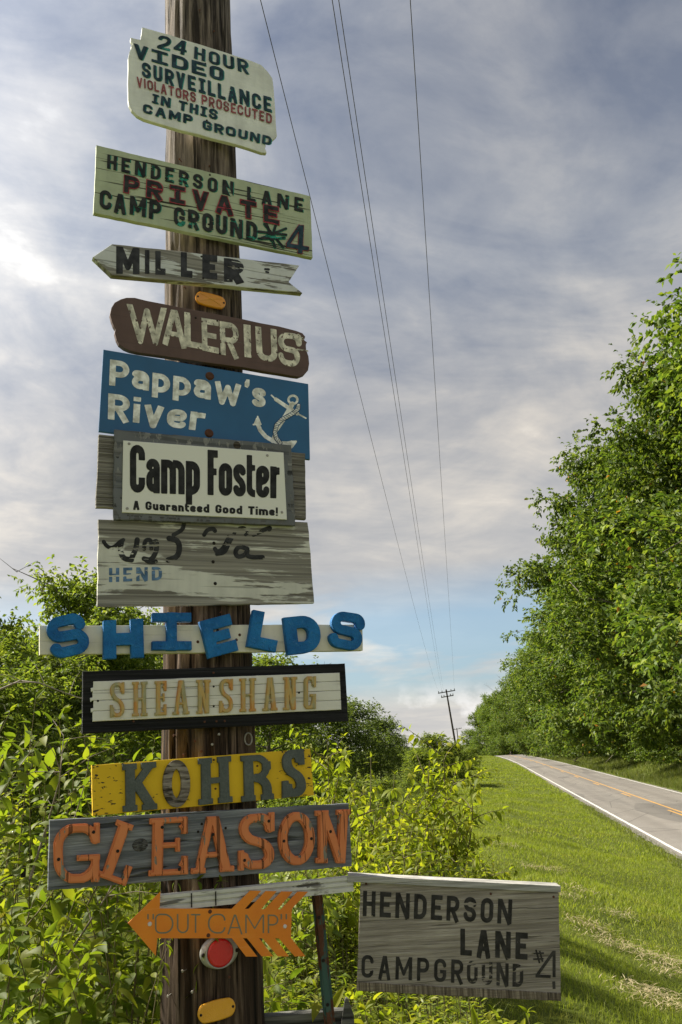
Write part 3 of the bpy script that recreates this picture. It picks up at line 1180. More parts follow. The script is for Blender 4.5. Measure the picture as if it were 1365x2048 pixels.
def far_pole(name, label, px_base, px_top, dist, arm_px, two_arms=True, up_extra=0.0):
    b = at_y(*px_base, dist)
    t = at_y(*px_top, dist)
    ax = (t - b).normalized()
    gb = b.copy()
    k = (float(gz(b.x, b.y)) - 0.3 - b.z) / ax.z
    gb = b + ax * k
    root = empty(name, gb)
    tag(root, label, 'utility pole')
    top = t + ax * up_extra
    link('shaft', Tubes().add([(0, 0, 0), (b - gb) * .999, top - gb], [.17, .155, .11], 10).mesh('shaft'), root, M_POLE_FAR)
    tips = []
    side = Vector((RL.x, RL.y, 0.0))
    rows = [0.35, 1.0] if two_arms else [0.3]
    for q, dn in enumerate(rows):
        c = top - ax * dn - gb
        w = arm_px * (1.0 if q == 0 else 0.72)
        bm = bmesh.new()
        rot = Matrix.Rotation(-RH, 4, 'Z') @ Matrix.Rotation(R(-6), 4, 'Y')
        bm_box(bm, c + Vector((0, -.15, 0)), (w, .10, .13), rot)
        arm_o = link('crossarm', bm_mesh('crossarm', bm), root, M_POLE_FAR)
        for f in (-.46, -.26, .26, .46):
            p = c + Vector((0, -.15, 0)) + (rot @ Vector((w * f, 0, .06)))
            link('insulator', Tubes().add([p, p + Vector((0, 0, .12)), p + Vector((0, 0, .24))], [.04, .07, .03], 8).mesh('insulator'), arm_o, M_INSUL)
            if q == 0:
                tips.append(gb + p + Vector((0, 0, .24)))
    return root, tips


M_INSUL = plain('glass_insulator', (0.10, 0.11, 0.11), 0.3)
_, TIPS = far_pole('utility_pole', 'tall leaning double-crossarm utility pole against the sky beyond the bushes', (912, 1492), (893, 1381), 128.0, 2.5, True, 0.15)
far_pole('utility_pole', 'small farthest utility pole with one crossarm behind the leaning one', (918, 1492), (914, 1456), 250.0, 2.6, False)


def sag_wire(name, label, a, b, sag, r0=0.004, n=48):
    P = []
    for i in range(n + 1):
        # finer near the camera end
        f = (i / n) ** 2.2
        p = a.lerp(b, f)
        p.z -= sag * 4 * f * (1 - f)
        P.append(p)
    o = empty(name, P[-1])
    tb = Tubes().add([p - P[-1] for p in P], [r0] * len(P), 6)
    link('cable', tb.mesh('cable'), o, M_WIRE)
    tag(o, label, 'power line', 'overhead wires')
    return o


WIRES = [((515, 0), TIPS[0], 'leftmost overhead wire, the one crossing behind the green sign', 0.9),
         ((662, 0), TIPS[1], 'left wire of the close pair in the sky', 0.9),
         ((675, 0), TIPS[1] + Vector((.25, 0, .0)), 'right wire of the close pair in the sky', 0.8),
         ((822, 0), TIPS[3], 'rightmost overhead wire, alone in the sky', 0.7)]
for (px, py), far, lab, sag in WIRES:
    r = ray(px, py)
    p = CAM + r * ((9.0 - EYE) / r.z)
    d = (p - far)
    near = p + d * (6.0 / d.length)
    near.z = p.z + 0.25
    sag_wire('power_line', lab, near, far, sag)

# stub pole leaning at the wood's edge, with its guy wire
b_, t_ = at_y(1095, 1502, 150.0), at_y(1073, 1435, 150.0)
rt_ = empty('stub_pole', (b_.x, b_.y, float(gz(b_.x, b_.y)) - .2))
tag(rt_, 'short dark pole leaning over the verge at the edge of the right wood', 'pole')
o_ = rt_.location
link('shaft', Tubes().add([Vector((b_.x, b_.y, o_.z)) - o_, t_ - o_], [.16, .11], 10).mesh('shaft'), rt_, M_POLE_FAR)
e_ = at_y(1215, 1447, 105.0)
P_ = []
for i in range(25):
    f = i / 24
    p = t_.lerp(e_, f); p.z -= 1.1 * 4 * f * (1 - f) * .5
    P_.append(p - o_)
link('guy_wire', Tubes().add(P_, [.022] * 25, 6).mesh('guy_wire'), rt_, plain('pale_cable', (0.3, 0.3, 0.3), .5))
# ------------------------------------------------------------------ the signs
D0 = 2.87          # front of an ordinary board nailed to the pole

W_GREY_D, W_GREY_L = (0.09, 0.085, 0.075), (0.36, 0.345, 0.31)
M_EDGE = None

# --- 24 hour video surveillance
z1 = Z(170, 30, 0.359)
s = Sign('sign_board', 'broken-cornered white sign at the top reading 24 HOUR VIDEO SURVEILLANCE', 'sign', z1((240, 70), (1060, 300), (1070, 770), (245, 600)), D0)
M = paint_wood('white_sign_paint', (0.82, 0.83, 0.77), W_GREY_D, W_GREY_L, 0.10, 1.0, dirt=0.35, crack=0.05, scale=8)
s.board(z1((322, 68), (480, 112), (930, 255), (985, 278), (1022, 315), (1046, 352), (1053, 400), (1070, 672), (1058, 688), (1040, 700), (1022, 704), (1003, 716), (1010, 730), (1003, 742), (1012, 757), (1014, 770), (985, 765), (850, 722), (465, 622), (330, 580), (290, 558), (262, 530), (247, 500), (243, 470), (241, 240), (249, 205), (262, 182), (258, 170), (268, 160), (258, 143), (256, 125), (290, 133), (312, 136), (317, 110)), 0.017, M, jag=0.0012, step=0.05)
LT1 = [("24", (410, 112), (572, 150), (560, 225), (400, 185), .19, .2, {}), ("HOUR", (612, 178), (905, 256), (912, 330), (608, 244), .2, .22, {}),
       ("VIDEO", (270, 160), (772, 300), (772, 372), (270, 232), .24, .2, {'V': .72, 'O': .7, 'D': .8, 'E': .7, 'I': .8}),
       ("SURVEILLANCE", (318, 263), (1035, 462), (1038, 545), (318, 345), .22, .22, {}),
       ("IN THIS", (378, 440), (738, 531), (735, 585), (373, 490), .22, .2, {}), ("CAMP", (325, 497), (600, 563), (597, 612), (322, 545), .26, .3, {'A': .9, 'C': .8, 'P': .8, 'M': 1.0}),
       ("GROUND", (655, 588), (1040, 682), (1035, 730), (655, 637), .25, .26, {'G': .8, 'R': .8, 'O': .85, 'U': .8, 'N': .85, 'D': .8})]
M_TEAL = letter_paint('teal_shadow_paint', (0.03, 0.25, 0.22), 0.3, 2.0)
M_NAVY = letter_paint('dark_navy_lettering', (0.014, 0.042, 0.062), 0.30, 5.0)
M_MAROON = letter_paint('maroon_lettering', (0.26, 0.065, 0.07), 0.30, 7.0)
for i, (tx, a, b, c, d, t, g, wd) in enumerate(LT1):
    q = z1(a, b, c, d)
    s.letters(s.text_loops(tx, q, t * .88, 0.18, g, wd, True, 0.0, (1.9, .8), jit=.015, seed=i), M_TEAL, 0.0004 + .0002 * i, 'letter_shadow')
    s.letters(s.text_loops(tx, q, t * .88, 0.18, g, wd, True, jit=.015, seed=i), M_NAVY, 0.0022 + .0002 * i)
s.letters(s.text_loops("VIOLATORS PROSECUTED", z1((288, 347), (1040, 554), (1040, 609), (290, 400)), .17, .2, .17, None, False, jit=.02), M_MAROON, 0.0040, 'lettering')
for p in z1((672, 272), (680, 588)):
    s.disc(*p, 0.004, M_HOLE, 'nail')

# --- Henderson Lane private camp ground
z2 = Z(170, 280, 0.359)
s = Sign('sign_board', 'pale green cracked board reading HENDERSON LANE PRIVATE CAMP GROUND #4', 'sign', z2((66, 28), (1256, 312), (1270, 660), (50, 408)), D0)
M = paint_wood('pale_green_paint', (0.48, 0.53, 0.36), (0.05, 0.045, 0.03), (0.22, 0.20, 0.14), 0.12, 2.0, dirt=0.3, crack=0.95, stretch=.2, across=85)
s.board(z2((66, 28), (1256, 312), (1270, 655), (50, 405)), 0.02, M, jag=0.001)
M_GT = letter_paint('green_teal_shadow', (0.02, 0.24, 0.17), 0.45, 3.0)
M_BK = letter_paint('worn_black_lettering', (0.018, 0.020, 0.018), 0.42, 4.0)
M_RD = letter_paint('red_outline_paint', (0.30, 0.035, 0.05), 0.40, 6.0)
for i, (tx, a, b, c, d, t, g, wd) in enumerate([("HENDERSON", (125, 82), (826, 236), (823, 315), (122, 160), .2, .32, {}), ("LANE", (905, 262), (1216, 328), (1213, 405), (905, 338), .2, .38, {}),
                                               ("CAMP", (82, 278), (425, 347), (420, 450), (80, 382), .2, .18, {}), ("GROUND", (497, 372), (957, 462), (955, 565), (497, 475), .21, .19, {})]):
    q = z2(a, b, c, d)
    s.letters(s.text_loops(tx, q, t, .2, g, wd, False, .0, (1.9, .6), jit=.02, seed=i), M_GT, .0004 + .0002 * i, 'letter_shadow')
    s.letters(s.text_loops(tx, q, t, .2, g, wd, False, jit=.02, seed=i), M_BK, .0022 + .0002 * i)
q = z2((222, 200), (1076, 379), (1079, 474), (218, 293))
wd = {'P': .75, 'R': .8, 'I': .75, 'V': .8, 'A': .85, 'T': .8, 'E': .75}
s.letters(s.text_loops("PRIVATE", q, .22, .2, .42, wd, True, .05), M_RD, .0036, 'letter_outline')
s.letters(s.text_loops("PRIVATE", q, .22, .2, .42, wd, True), M_BK, .0042)
hs = [(z2((965, 512), (1120, 530)), 4.5), (z2((968, 552), (1112, 548)), 4.5), (z2((1012, 470), (1060, 600)), 4.5), (z2((1062, 478), (1038, 560)), 4.5), (z2((1000, 470), (1105, 600)), 4), (z2((1120, 495), (985, 548)), 4)]
fs = [(z2((1205, 478), (1198, 636)), 9), (z2((1200, 480), (1128, 585)), 7), (z2((1122, 588), (1245, 610)), 8)]
s.letters(s.free_loops(hs, grow=.9), M_GT, .0012, 'letter_shadow')
s.letters(s.free_loops(hs), M_BK, .0030)
s.letters(s.free_loops(fs, False, grow=.9), M_RD, .0036, 'letter_outline')
s.letters(s.free_loops(fs, False), M_NAVY, .0042)
for p in z2((697, 195), (690, 470)):
    s.disc(*p, 0.004, M_HOLE, 'nail')

# --- Miller arrow
s = Sign('arrow_sign', 'peeling white wooden arrow pointing left, reading MILLER', 'sign', z2((47, 652), (1197, 698), (1212, 850), (152, 755)), D0 - .004)
M = paint_wood('peeling_white_paint', (0.64, 0.65, 0.63), (0.12, 0.11, 0.095), (0.36, 0.34, 0.30), 0.62, 3.0, stretch=.25, scale=12, dirt=.2, crack=.5)
s.board(z2((47, 652), (150, 578), (640, 632), (1197, 698), (1165, 745), (1135, 790), (1212, 852), (640, 795), (152, 752)), 0.028, M, jag=0.0012, step=.05)
M_MB = letter_paint('peeling_black_lettering', (0.03, 0.03, 0.033), 0.38, 8.0, 15, .35)
lp = []
for tx, a, b, c, d in [("M", (175, 592), (305, 603), (305, 748), (175, 746)), ("I", (335, 612), (360, 614), (360, 746), (335, 745)), ("L", (393, 618), (450, 622), (450, 752), (393, 750)),
                       ("L", (535, 624), (600, 630), (600, 768), (535, 762)), ("E", (655, 636), (738, 645), (738, 778), (655, 770)), ("R", (775, 657), (885, 668), (888, 795), (775, 790))]:
    s.letters(s.text_loops(tx, z2(a, b, c, d), .27 if tx != 'I' else 1.0, .2, .2, {'I': 1.0, 'M': .95}), M_MB, 0.0005)
sp_ = [(z2((1005, 720), (1025, 722)), 4.5), (z2((1010, 735), (1022, 738)), 4)]
s.letters(s.free_loops(sp_), M_MB, 0.0005, 'paint_remnant')
for p in z2((650, 650), (660, 770)):
    s.disc(*p, .004, M_HOLE, 'nail')

# --- Walerius
z4 = Z(180, 580, 0.3443)
s = Sign('sign_board', 'round-ended brown board with brushed white letters reading WALERIUS', 'sign', z4((120, 45), (1270, 245), (1275, 500), (150, 350)), D0)
M = paint_wood('brown_board_paint', (0.135, 0.085, 0.074), (0.10, 0.085, 0.07), (0.30, 0.27, 0.24), 0.14, 4.0, stretch=.3, dirt=.3, crack=.15)
s.board(z4((215, 45), (180, 52), (145, 72), (126, 102), (120, 140), (126, 175), (138, 205), (150, 226), (147, 250), (155, 285), (172, 315), (200, 338), (235, 352), (280, 362), (440, 385), (900, 452), (1180, 500), (1215, 503), (1248, 492), (1268, 466), (1275, 425), (1272, 385), (1258, 345), (1256, 318), (1262, 302), (1246, 290), (1252, 270), (1236, 250), (1200, 235), (1100, 212), (890, 170), (600, 115), (330, 62), (260, 45)), 0.022, M, jag=.001, step=.06)
M_BR = letter_paint('brushed_cream_paint', (0.62, 0.58, 0.47), 0.44, 9.0, 40, 2.2)
lp = []
for tx, a, b, c, d in [("W", (208, 82), (448, 108), (440, 310), (230, 286)), ("A", (425, 112), (560, 126), (565, 335), (425, 308)), ("L", (545, 130), (650, 150), (658, 350), (545, 330)), ("E", (650, 162), (750, 178), (752, 372), (655, 352)),
                       ("R", (755, 178), (865, 195), (868, 392), (762, 372)), ("I", (885, 200), (940, 208), (945, 398), (892, 390)), ("U", (958, 212), (1082, 232), (1090, 428), (968, 408)), ("S", (1092, 240), (1240, 255), (1215, 452), (1098, 428))]:
    lp += s.text_loops(tx, z4(a, b, c, d), {'W': .175, 'I': .9}.get(tx, .175), .2, .1, {'W': 1.2, 'I': 1.2, 'A': .75, 'S': .72}, jit=.02, seed=len(lp))
lp += s.free_loops([(z4((1210, 262), (1235, 285)), 5), (z4((1205, 345), (1265, 355)), 3)])
s.letters(lp, M_BR, 0.0005)
for p in z4((740, 180), (756, 370), (615, 162)):
    s.disc(*p, .004, M_HOLE, 'nail')

# --- Pappaw's River
s = Sign('sign_board', "blue metal-faced sign reading Pappaw's River with a white anchor", 'sign', z4((80, 345), (1270, 545), (1280, 985), (52, 820)), D0 + .004)
M = plain('blue_sign_paint', (0.014, 0.112, 0.255), 0.42, 0, .25, 5.0, .4, .03)
s.board(z4((80, 345), (1270, 545), (1280, 985), (52, 820)), 0.012, M)
M_CR = letter_paint('cream_vinyl', (0.82, 0.80, 0.70), -0.6, 1.0)
lp = s.text_loops("Pappaw's", z4((118, 403), (1025, 535), (1020, 685), (112, 553)), .205, .24, .10, {'P': .66, 'a': .58, 'p': .60, 'w': .92, 's': .46, "'": .16})
s.letters(lp, M_CR, 0.0004)
lp = s.text_loops("River", z4((108, 600), (680, 676), (660, 822), (105, 750)), .205, .22, .10, {'R': .66, 'v': .62, 'e': .60, 'r': .46})
ring = [(1180 + 26 * math.cos(a), 638 + 24 * math.sin(a)) for a in np.linspace(0, 2 * math.pi, 25)]
anc = [(z4(*ring), 4.6), (z4((1176, 662), (1140, 728), (1086, 806)), 9.5), (z4((1086, 806), (1062, 880)), 7),
       (z4((972, 770), (990, 815), (1022, 852), (1062, 876), (1110, 890), (1150, 892), (1172, 886)), 8), (z4((1055, 612), (1085, 640)), 3), (z4((1080, 635), (1150, 682)), 7.5), (z4((1150, 682), (1205, 718)), 7.5), (z4((1200, 715), (1255, 745)), 3)]
anc2 = [(z4((975, 735), (985, 775)), 3), (z4((972, 748), (960, 778)), 5), (z4((978, 750), (988, 776)), 5), (z4((950, 782), (994, 780)), 3), (z4((1198, 880), (1172, 915)), 4), (z4((1158, 884), (1198, 880)), 4), (z4((1165, 890), (1174, 908)), 6)]
s.letters(lp, M_CR, 0.0004)
s.letters(s.free_loops(anc + anc2), M_CR, 0.0004, 'anchor')
M_BL = letter_paint('blue_rope_outline', (0.008, 0.05, 0.14), -0.6, 1.0)
rope = [z4((1212, 672), (1208, 692), (1188, 712), (1150, 735), (1112, 755), (1084, 785), (1075, 825), (1082, 860), (1105, 888))]
tick = [(rope[0], 9.5)]
s.letters(s.free_loops(tick), M_BL, 0.0009, 'rope_outline')
rl = s.free_loops([(rope[0], 6.6)])
s.letters(rl, M_CR, 0.0014, 'rope')
tk = []
pts = rope[0]
for i in range(len(pts) - 1):
    for f in (.1, .45, .8):
        x = pts[i][0] + (pts[i + 1][0] - pts[i][0]) * f; y = pts[i][1] + (pts[i + 1][1] - pts[i][1]) * f
        dx, dy = pts[i + 1][0] - pts[i][0], pts[i + 1][1] - pts[i][1]
        L = math.hypot(dx, dy); dx /= L; dy /= L
        tk.append(([(x - dy * 3 + dx * 1.5, y + dx * 3 + dy * 1.5), (x + dy * 3 - dx * 1.5, y - dx * 3 - dy * 1.5)], .9))
s.letters(s.free_loops(tk), M_BL, 0.0019, 'rope_twist')
s.disc(*z4((697, 500))[0], 0.0165, M_RUST, 'bolt', .006, 0, 20)
s.disc(*z4((693, 832))[0], 0.0165, M_RUST, 'bolt', .006, 0, 20)

# --- bare plank and Camp Foster
z5 = Z(170, 850, 0.359)
s = Sign('plank', 'bare grey plank showing at both ends behind the Camp Foster sign', 'plank', z5((80, 52), (1228, 158), (1233, 525), (62, 457)), D0)
s.board(z5((80, 52), (1228, 158), (1233, 525), (62, 457)), 0.02, wood('grey_plank', (0.17, 0.155, 0.13), (0.44, 0.415, 0.36), 5.0, 90), jag=.001)
s = Sign('sign_board', 'white Camp Foster panel screwed on a dark weathered plywood backing', 'sign', z5((168, 25), (1150, 112), (1175, 560), (160, 525)), D0 - .022)
s.board(z5((168, 25), (1150, 112), (1175, 560), (160, 525)), 0.018, paint_wood('dark_grey_plywood', (0.16, 0.165, 0.17), (0.03, 0.03, 0.03), (0.27, 0.265, 0.25), .50, 6.0, stretch=2.5, scale=18, across=30), jag=.0013, name='backing_board')
pan = s.board(z5((215, 85), (1108, 153), (1127, 527), (208, 487)), 0.004, plain('white_panel', (0.79, 0.78, 0.69), .4, 0, .06, 3.0, .4, .02), name='panel', lift=0.0045)
M_BLK = letter_paint('black_vinyl', (0.014, 0.014, 0.013), -0.6, 1.0)
fw_ = {'C': .62, 'a': .56, 'm': .86, 'p': .58, 'F': .44, 'o': .58, 's': .54, 't': .36, 'e': .57, 'r': .40}
kk = 2.6
nw = {k: v * .64 for k, v in fw_.items()}
lp = s.text_loops("Camp", z5((250, 110), (640, 138), (640, 392), (250, 378)), .166, .14, .03, {**nw, 'm': .62})
lp += s.text_loops("Foster", z5((682, 140), (1083, 170), (1083, 412), (682, 392)), .166, .14, .025, nw)
s.letters(lp, M_BLK, 0.005, parent=pan)
lp = s.text_loops("A Guaranteed Good Time!", z5((268, 424), (1073, 462), (1073, 508), (268, 472)), .24, .2, .10, {'i': .22}, space=.5)
s.letters(lp, M_BLK, 0.005, parent=pan)
for p in z5((246, 107), (1015, 172), (235, 467), (1096, 488)):
    s.disc(*p, .005, M_SCREW, 'screw', .003, .0045, parent=pan)
s.disc(*z5((848, 112))[0], .014, wood('knot_wood', (.05, .04, .03), (.16, .14, .11), 2., 90), 'knot', .002, 0.0, 16)

# --- faded board
s = Sign('sign_board', 'large grey board with flaked white paint and remnants of black script', 'sign', z5((78, 527), (1243, 540), (1278, 993), (72, 1010)), D0)
M = paint_wood('flaked_white_board', (0.66, 0.65, 0.57), (0.12, 0.11, 0.092), (0.35, 0.33, 0.28), 0.66, 7.0, stretch=.22, scale=9, dirt=.3, crack=.4)
s.board(z5((78, 527), (1243, 540), (1252, 650), (1262, 780), (1278, 993), (72, 1010)), 0.02, M, jag=.0014)
M_FB = letter_paint('flaked_black_script', (0.022, 0.022, 0.022), 0.52, 11.0, 22, .3)
sc_ = [(z5((105, 650), (125, 680), (160, 685), (195, 650), (215, 640)), 5.5), (z5((205, 650), (196, 700), (215, 745), (260, 752)), 7.5), (z5((292, 640), (285, 690), (262, 740)), 7.5),
       (z5((330, 690), (335, 640), (372, 640), (370, 690)), 6), (z5((380, 665), (400, 640), (402, 700), (370, 755), (330, 745)), 7), (z5((330, 745), (360, 768), (395, 760)), 6), (z5((470, 632), (515, 640), (530, 680), (518, 735), (465, 752)), 8),
       (z5((552, 552), (545, 585), (495, 612)), 6), (z5((665, 612), (680, 585), (715, 575), (725, 590)), 6), (z5((805, 620), (770, 690), (738, 710), (725, 690)), 6), (z5((835, 600), (800, 670), (780, 715), (735, 720)), 5),
       (z5((905, 690), (860, 675), (835, 705), (850, 738), (895, 725), (908, 690), (900, 725), (925, 738), (990, 737)), 6.5), (z5((862, 575), (890, 570), (910, 600), (895, 612)), 4.5), (z5((940, 612), (985, 590), (1034, 570), (1028, 582)), 6)]
s.letters(s.free_loops([(soft(p), w_ * 1.4) for p, w_ in sc_]), M_FB, 0.0006, 'script_remnant')
M_FBL = letter_paint('flaked_blue_lettering', (0.10, 0.19, 0.33), 0.58, 13.0, 24, .25)
s.letters(s.text_loops("HEND", z5((135, 797), (430, 790), (430, 865), (135, 876)), .2, .15, .24), M_FBL, 0.0005)
for p in z5((720, 658), (715, 762), (727, 883)):
    s.disc(*p, .006, M_HOLE, 'bolt', .003)  # dark discs added in place of open holes; no real bolts here

# --- SHIELDS
z6 = Z(60, 1200, 0.498)
s = Sign('name_sign', 'cream strip board with chunky tilted blue letters reading SHIELDS', 'sign', z6((40, 103), (1337, 98), (1338, 203), (40, 220)), D0 - .006)
s.board(z6((40, 103), (1337, 98), (1338, 203), (40, 220)), 0.026, paint_wood('cream_strip_paint', (0.76, 0.72, 0.60), W_GREY_D, W_GREY_L, .06, 8., dirt=.25, crack=.15), jag=.0006)
mm, t = mat('rough_blue_letter_paint')
co = objc(t)
ch = t.noise(t.mapv(co, (1, 1, 1), (0, 0, 0), (0, R(35), 0)), 55., 6, .7, 1.5)
cv = t.noise(co, 8, 4)
cb_ = t.mix(t.ramp(cv, [(.35, 0), (.65, 1)]), (0.008, 0.105, 0.33), (0.02, 0.21, 0.52))
cb_ = t.mix(t.ramp(ch, [(.56, 0.0), (.70, .55)]), cb_, (.10, .28, .48))
cb_ = t.mix(t.ramp(ch, [(.30, .8), (.38, 0.0)]), cb_, (.004, .03, .09))
finish(t, cb_, .6, ch, 1.0, .008, spec=.25)
for ch_, a, b, c, d, t_w in [('S', (58, 82), (208, 48), (246, 208), (88, 246), .255), ('H', (292, 86), (451, 78), (455, 234), (292, 241), .33), ('I', (487, 53), (643, 53), (645, 206), (487, 206), .26), ('E', (675, 90), (797, 58), (832, 205), (712, 238), .30),
                             ('L', (890, 42), (1008, 66), (980, 213), (865, 190), .32), ('D', (1010, 74), (1150, 60), (1168, 208), (1028, 225), .32), ('S', (1212, 44), (1345, 64), (1318, 212), (1188, 186), .25)]:
    w = math.hypot(b[0] - a[0], b[1] - a[1]) / math.hypot(d[0] - a[0], d[1] - a[1])
    s.carved(glyph(ch_, w, t_w, .30 if ch_ in 'SD' else .12, True), w, z6(a, b, c, d), mm, 0.0, .022, .012, .002, 80, -.26, key=('sh', ch_, round(w, 3)))
for p in z6((675, 168), (755, 122), (830, 160), (843, 140)):
    s.disc(*p, .005, M_RUST, 'screw', .003)

# --- SHEANSHANG
s = Sign('name_sign', 'black framed board with white slats and gold letters reading SHEANSHANG', 'sign', z6((214, 287), (1266, 255), (1280, 487), (212, 537)), D0 - .002)
s.board(z6((214, 287), (1266, 255), (1280, 487), (212, 537)), 0.022, wood('black_stained_board', (0.010, 0.010, 0.011), (0.040, 0.039, 0.040), 9., 70, crack=.3, rough=.6), name='backing_board', jag=.0005)
M = paint_wood('white_slat_paint', (0.76, 0.74, 0.66), W_GREY_D, W_GREY_L, .06, 10., dirt=.15, crack=.3)
tl, tr, br, bl = (256, 327), (1245, 292), (1252, 440), (256, 488)
lp_ = lambda a, b, f: (a[0] + (b[0] - a[0]) * f, a[1] + (b[1] - a[1]) * f)
for k, (f0, f1) in enumerate([(0, .225), (.235, .475), (.485, .735), (.745, 1.0)]):
    a, b, c, d = lp_(tl, bl, f0), lp_(tr, br, f0), lp_(tr, br, f1), lp_(tl, bl, f1)
    ex = 0 if k == 3 else 0
    a, d = (a[0] - 3 * (k % 2), a[1]), (d[0] - 3 * (k % 2), d[1])
    out = [a, b, c, d]
    if k < 3:          # tongue sticking out at the joint
        dd = (d[0] - 9, d[1] + 4)
        out = [a, b, c, (d[0], d[1]), (dd[0], dd[1] + 2), (dd[0] - 1, dd[1] - 14), (d[0], d[1] - 12)]
    s.board(z6(*out), 0.008, M, name='slat', jag=.0004, lift=.0085, seed=k)
mg, t = mat('gold_letter_paint')
co = objc(t)
n1 = t.noise(t.mapv(co, (60, 20, 9)), 1., 5, .6)
n2 = t.noise(co, 40, 4)
colg = t.ramp(n1, [(.35, (0.33, 0.30, 0.16)), (.5, (0.52, 0.36, 0.12)), (.66, (0.55, 0.24, 0.06))])
finish(t, t.mix(t.ramp(n2, [(.5, 0), (.7, .5)]), colg, (.40, .42, .28)), .7, n1, .5, .003)
for ch_, x0, x1 in [('S', 320, 378), ('H', 408, 470), ('E', 498, 546), ('A', 570, 638), ('N', 665, 723), ('S', 757, 812), ('H', 838, 904), ('A', 930, 990), ('N', 1013, 1069), ('G', 1095, 1144)]:
    yt = lambda x: 333 + (307 - 333) * (x - 320) / 823
    yb = lambda x: 472 + (438 - 472) * (x - 320) / 823
    q = z6((x0, yt(x0)), (x1, yt(x1)), (x1, yb(x1)), (x0, yb(x0)))
    w = (x1 - x0) / 138.
    s.carved(slab_glyph(ch_, w, .125, .085, .045), w, q, mg, .0088, .009, .018, .003, key=('sg', ch_, round(w, 3)))
for p in z6((272, 406), (736, 348), (736, 427), (1078, 373)):
    s.disc(*p, .0035, M_HOLE, 'screw', .003, .0085)
for p in z6((738, 292), (750, 487), (783, 486), (702, 489), (417, 487)):
    s.disc(*p, .004, M_RUST, 'screw', .002)

# --- KOHRS
z7 = Z(80, 1470, 0.4835)
s = Sign('name_sign', 'chipped yellow board with grey slab letters reading KOHRS', 'sign', z7((216, 125), (1120, 57), (1134, 250), (219, 335)), D0)
my, t = mat('chipped_yellow_paint')
co = objc(t)
g = grain(t, co, 3., 5., 80.)
ed = t.n('ShaderNodeSeparateXYZ', {0: co}).outputs[0]
edg = t.ramp(t.math('ABSOLUTE', ed), [(.14, 0.0), (.40, .09)])
pn = t.noise(t.mapv(co, (.45, 1, 1)), 85., 4, .6)
pn = t.math('SUBTRACT', t.math('ADD', t.math('MULTIPLY', pn, .8), t.math('MULTIPLY', g, .2)), edg)
msk = t.ramp(pn, [(.345, 0.0), (.36, 1.0)])
dv = t.noise(co, 6., 5)
yc = t.mix(t.ramp(dv, [(.35, .0), (.7, .45)]), (0.78, 0.50, 0.012), (0.60, 0.36, 0.015))
finish(t, t.mix(msk, (.03, .02, .015), yc), .6, t.math('ADD', msk, t.math('MULTIPLY', g, .3)), .4, .003)
s.board(z7((216, 125), (1120, 57), (1134, 250), (219, 335)), 0.02, my, jag=.0006)
mk, t = mat('grey_felt_letter')
co = objc(t)
n = t.noise(co, 140., 4, .7)
n2 = t.noise(co, 12., 4)
finish(t, t.mix(t.math('MULTIPLY', n, n2), (0.06, 0.072, 0.066), (0.24, 0.26, 0.24)), .9, n, .6, .003, spec=.1)
mw = wood('bare_letter_wood', (0.15, 0.125, 0.10), (0.46, 0.41, 0.34), 12., 50, along=8, crack=.8)
for ch_, a, b, c, d in [('K', (340, 122), (479, 110), (484, 307), (342, 318)), ('O', (505, 108), (617, 98), (622, 294), (508, 304)), ('H', (653, 98), (788, 86), (795, 277), (655, 290)), ('R', (828, 86), (955, 78), (966, 265), (832, 277)), ('S', (998, 66), (1088, 56), (1102, 250), (1000, 261))]:
    w = math.hypot(b[0] - a[0], b[1] - a[1]) / math.hypot(d[0] - a[0], d[1] - a[1])
    o = s.carved(slab_glyph(ch_, w, .20 if ch_ != 'O' else .185, .125 if ch_ != 'O' else .15, .06), w, z7(a, b, c, d), mk if ch_ != 'O' else mw, 0.0, .012, .008, .0015, key=('ko', ch_, round(w, 3)))
    if ch_ == 'O':
        o['label'] = 'letter O of bare grey wood with its paint gone'
for p in z7((720, 103), (727, 222), (392, 205), (900, 128), (1040, 95)):
    s.disc(*p, .0035, M_RUST, 'screw', .0025)

# --- GLEASON
s = Sign('name_sign', 'long weathered grey plank with peeling orange letters reading GLEASON', 'sign', z7((42, 353), (1278, 283), (1293, 543), (34, 643)), D0 - .003)
s.board(z7((42, 353), (1278, 283), (1293, 543), (34, 643)), 0.024, wood('blue_grey_plank', (0.15, 0.163, 0.178), (0.36, 0.38, 0.40), 14., 26, along=2.0, crack=.8), jag=.0009)
mo, t = mat('peeling_orange_paint')
co = objc(t)
gr = t.noise(t.mapv(co, (75, 20, 4.5), (3, 1, 2)), 1., 4, .6)
pl = t.noise(t.mapv(co, (2.4, 1, .8)), 13., 5, .6)
msk = t.ramp(t.math('ADD', t.math('MULTIPLY', pl, .75), t.math('MULTIPLY', gr, .25)), [(.40, 0.0), (.415, 1.0)])
ckk = t.ramp(t.noise(t.mapv(co, (110, 20, 3.0), (7, 1, 2)), 1., 3, .5), [(.365, 1.0), (.40, 0.0)])
oc = t.mix(t.noise(co, 10., 4), (0.55, 0.16, 0.055), (0.76, 0.28, 0.11))
oc = t.mix(t.math('MULTIPLY', ckk, .8), oc, (.07, .03, .015))
finish(t, t.mix(msk, t.ramp(gr, [(.3, (.14, .13, .10)), (.7, (.36, .34, .27))]), oc), .7, t.math('SUBTRACT', msk, ckk), .5, .003, spec=.2)
GL = [('G', (52, 372), (246, 362), (248, 606), (58, 614), .22), ('L', (318, 348), (440, 392), (352, 624), (238, 583), .24), ('E', (452, 345), (608, 336), (610, 574), (447, 583), .24), ('A', (622, 341), (798, 331), (800, 562), (622, 574), .22),
      ('S', (820, 332), (966, 318), (968, 548), (817, 560), .235), ('O', (982, 322), (1130, 314), (1134, 532), (984, 542), .225), ('N', (1135, 313), (1283, 306), (1268, 529), (1137, 529), .235)]
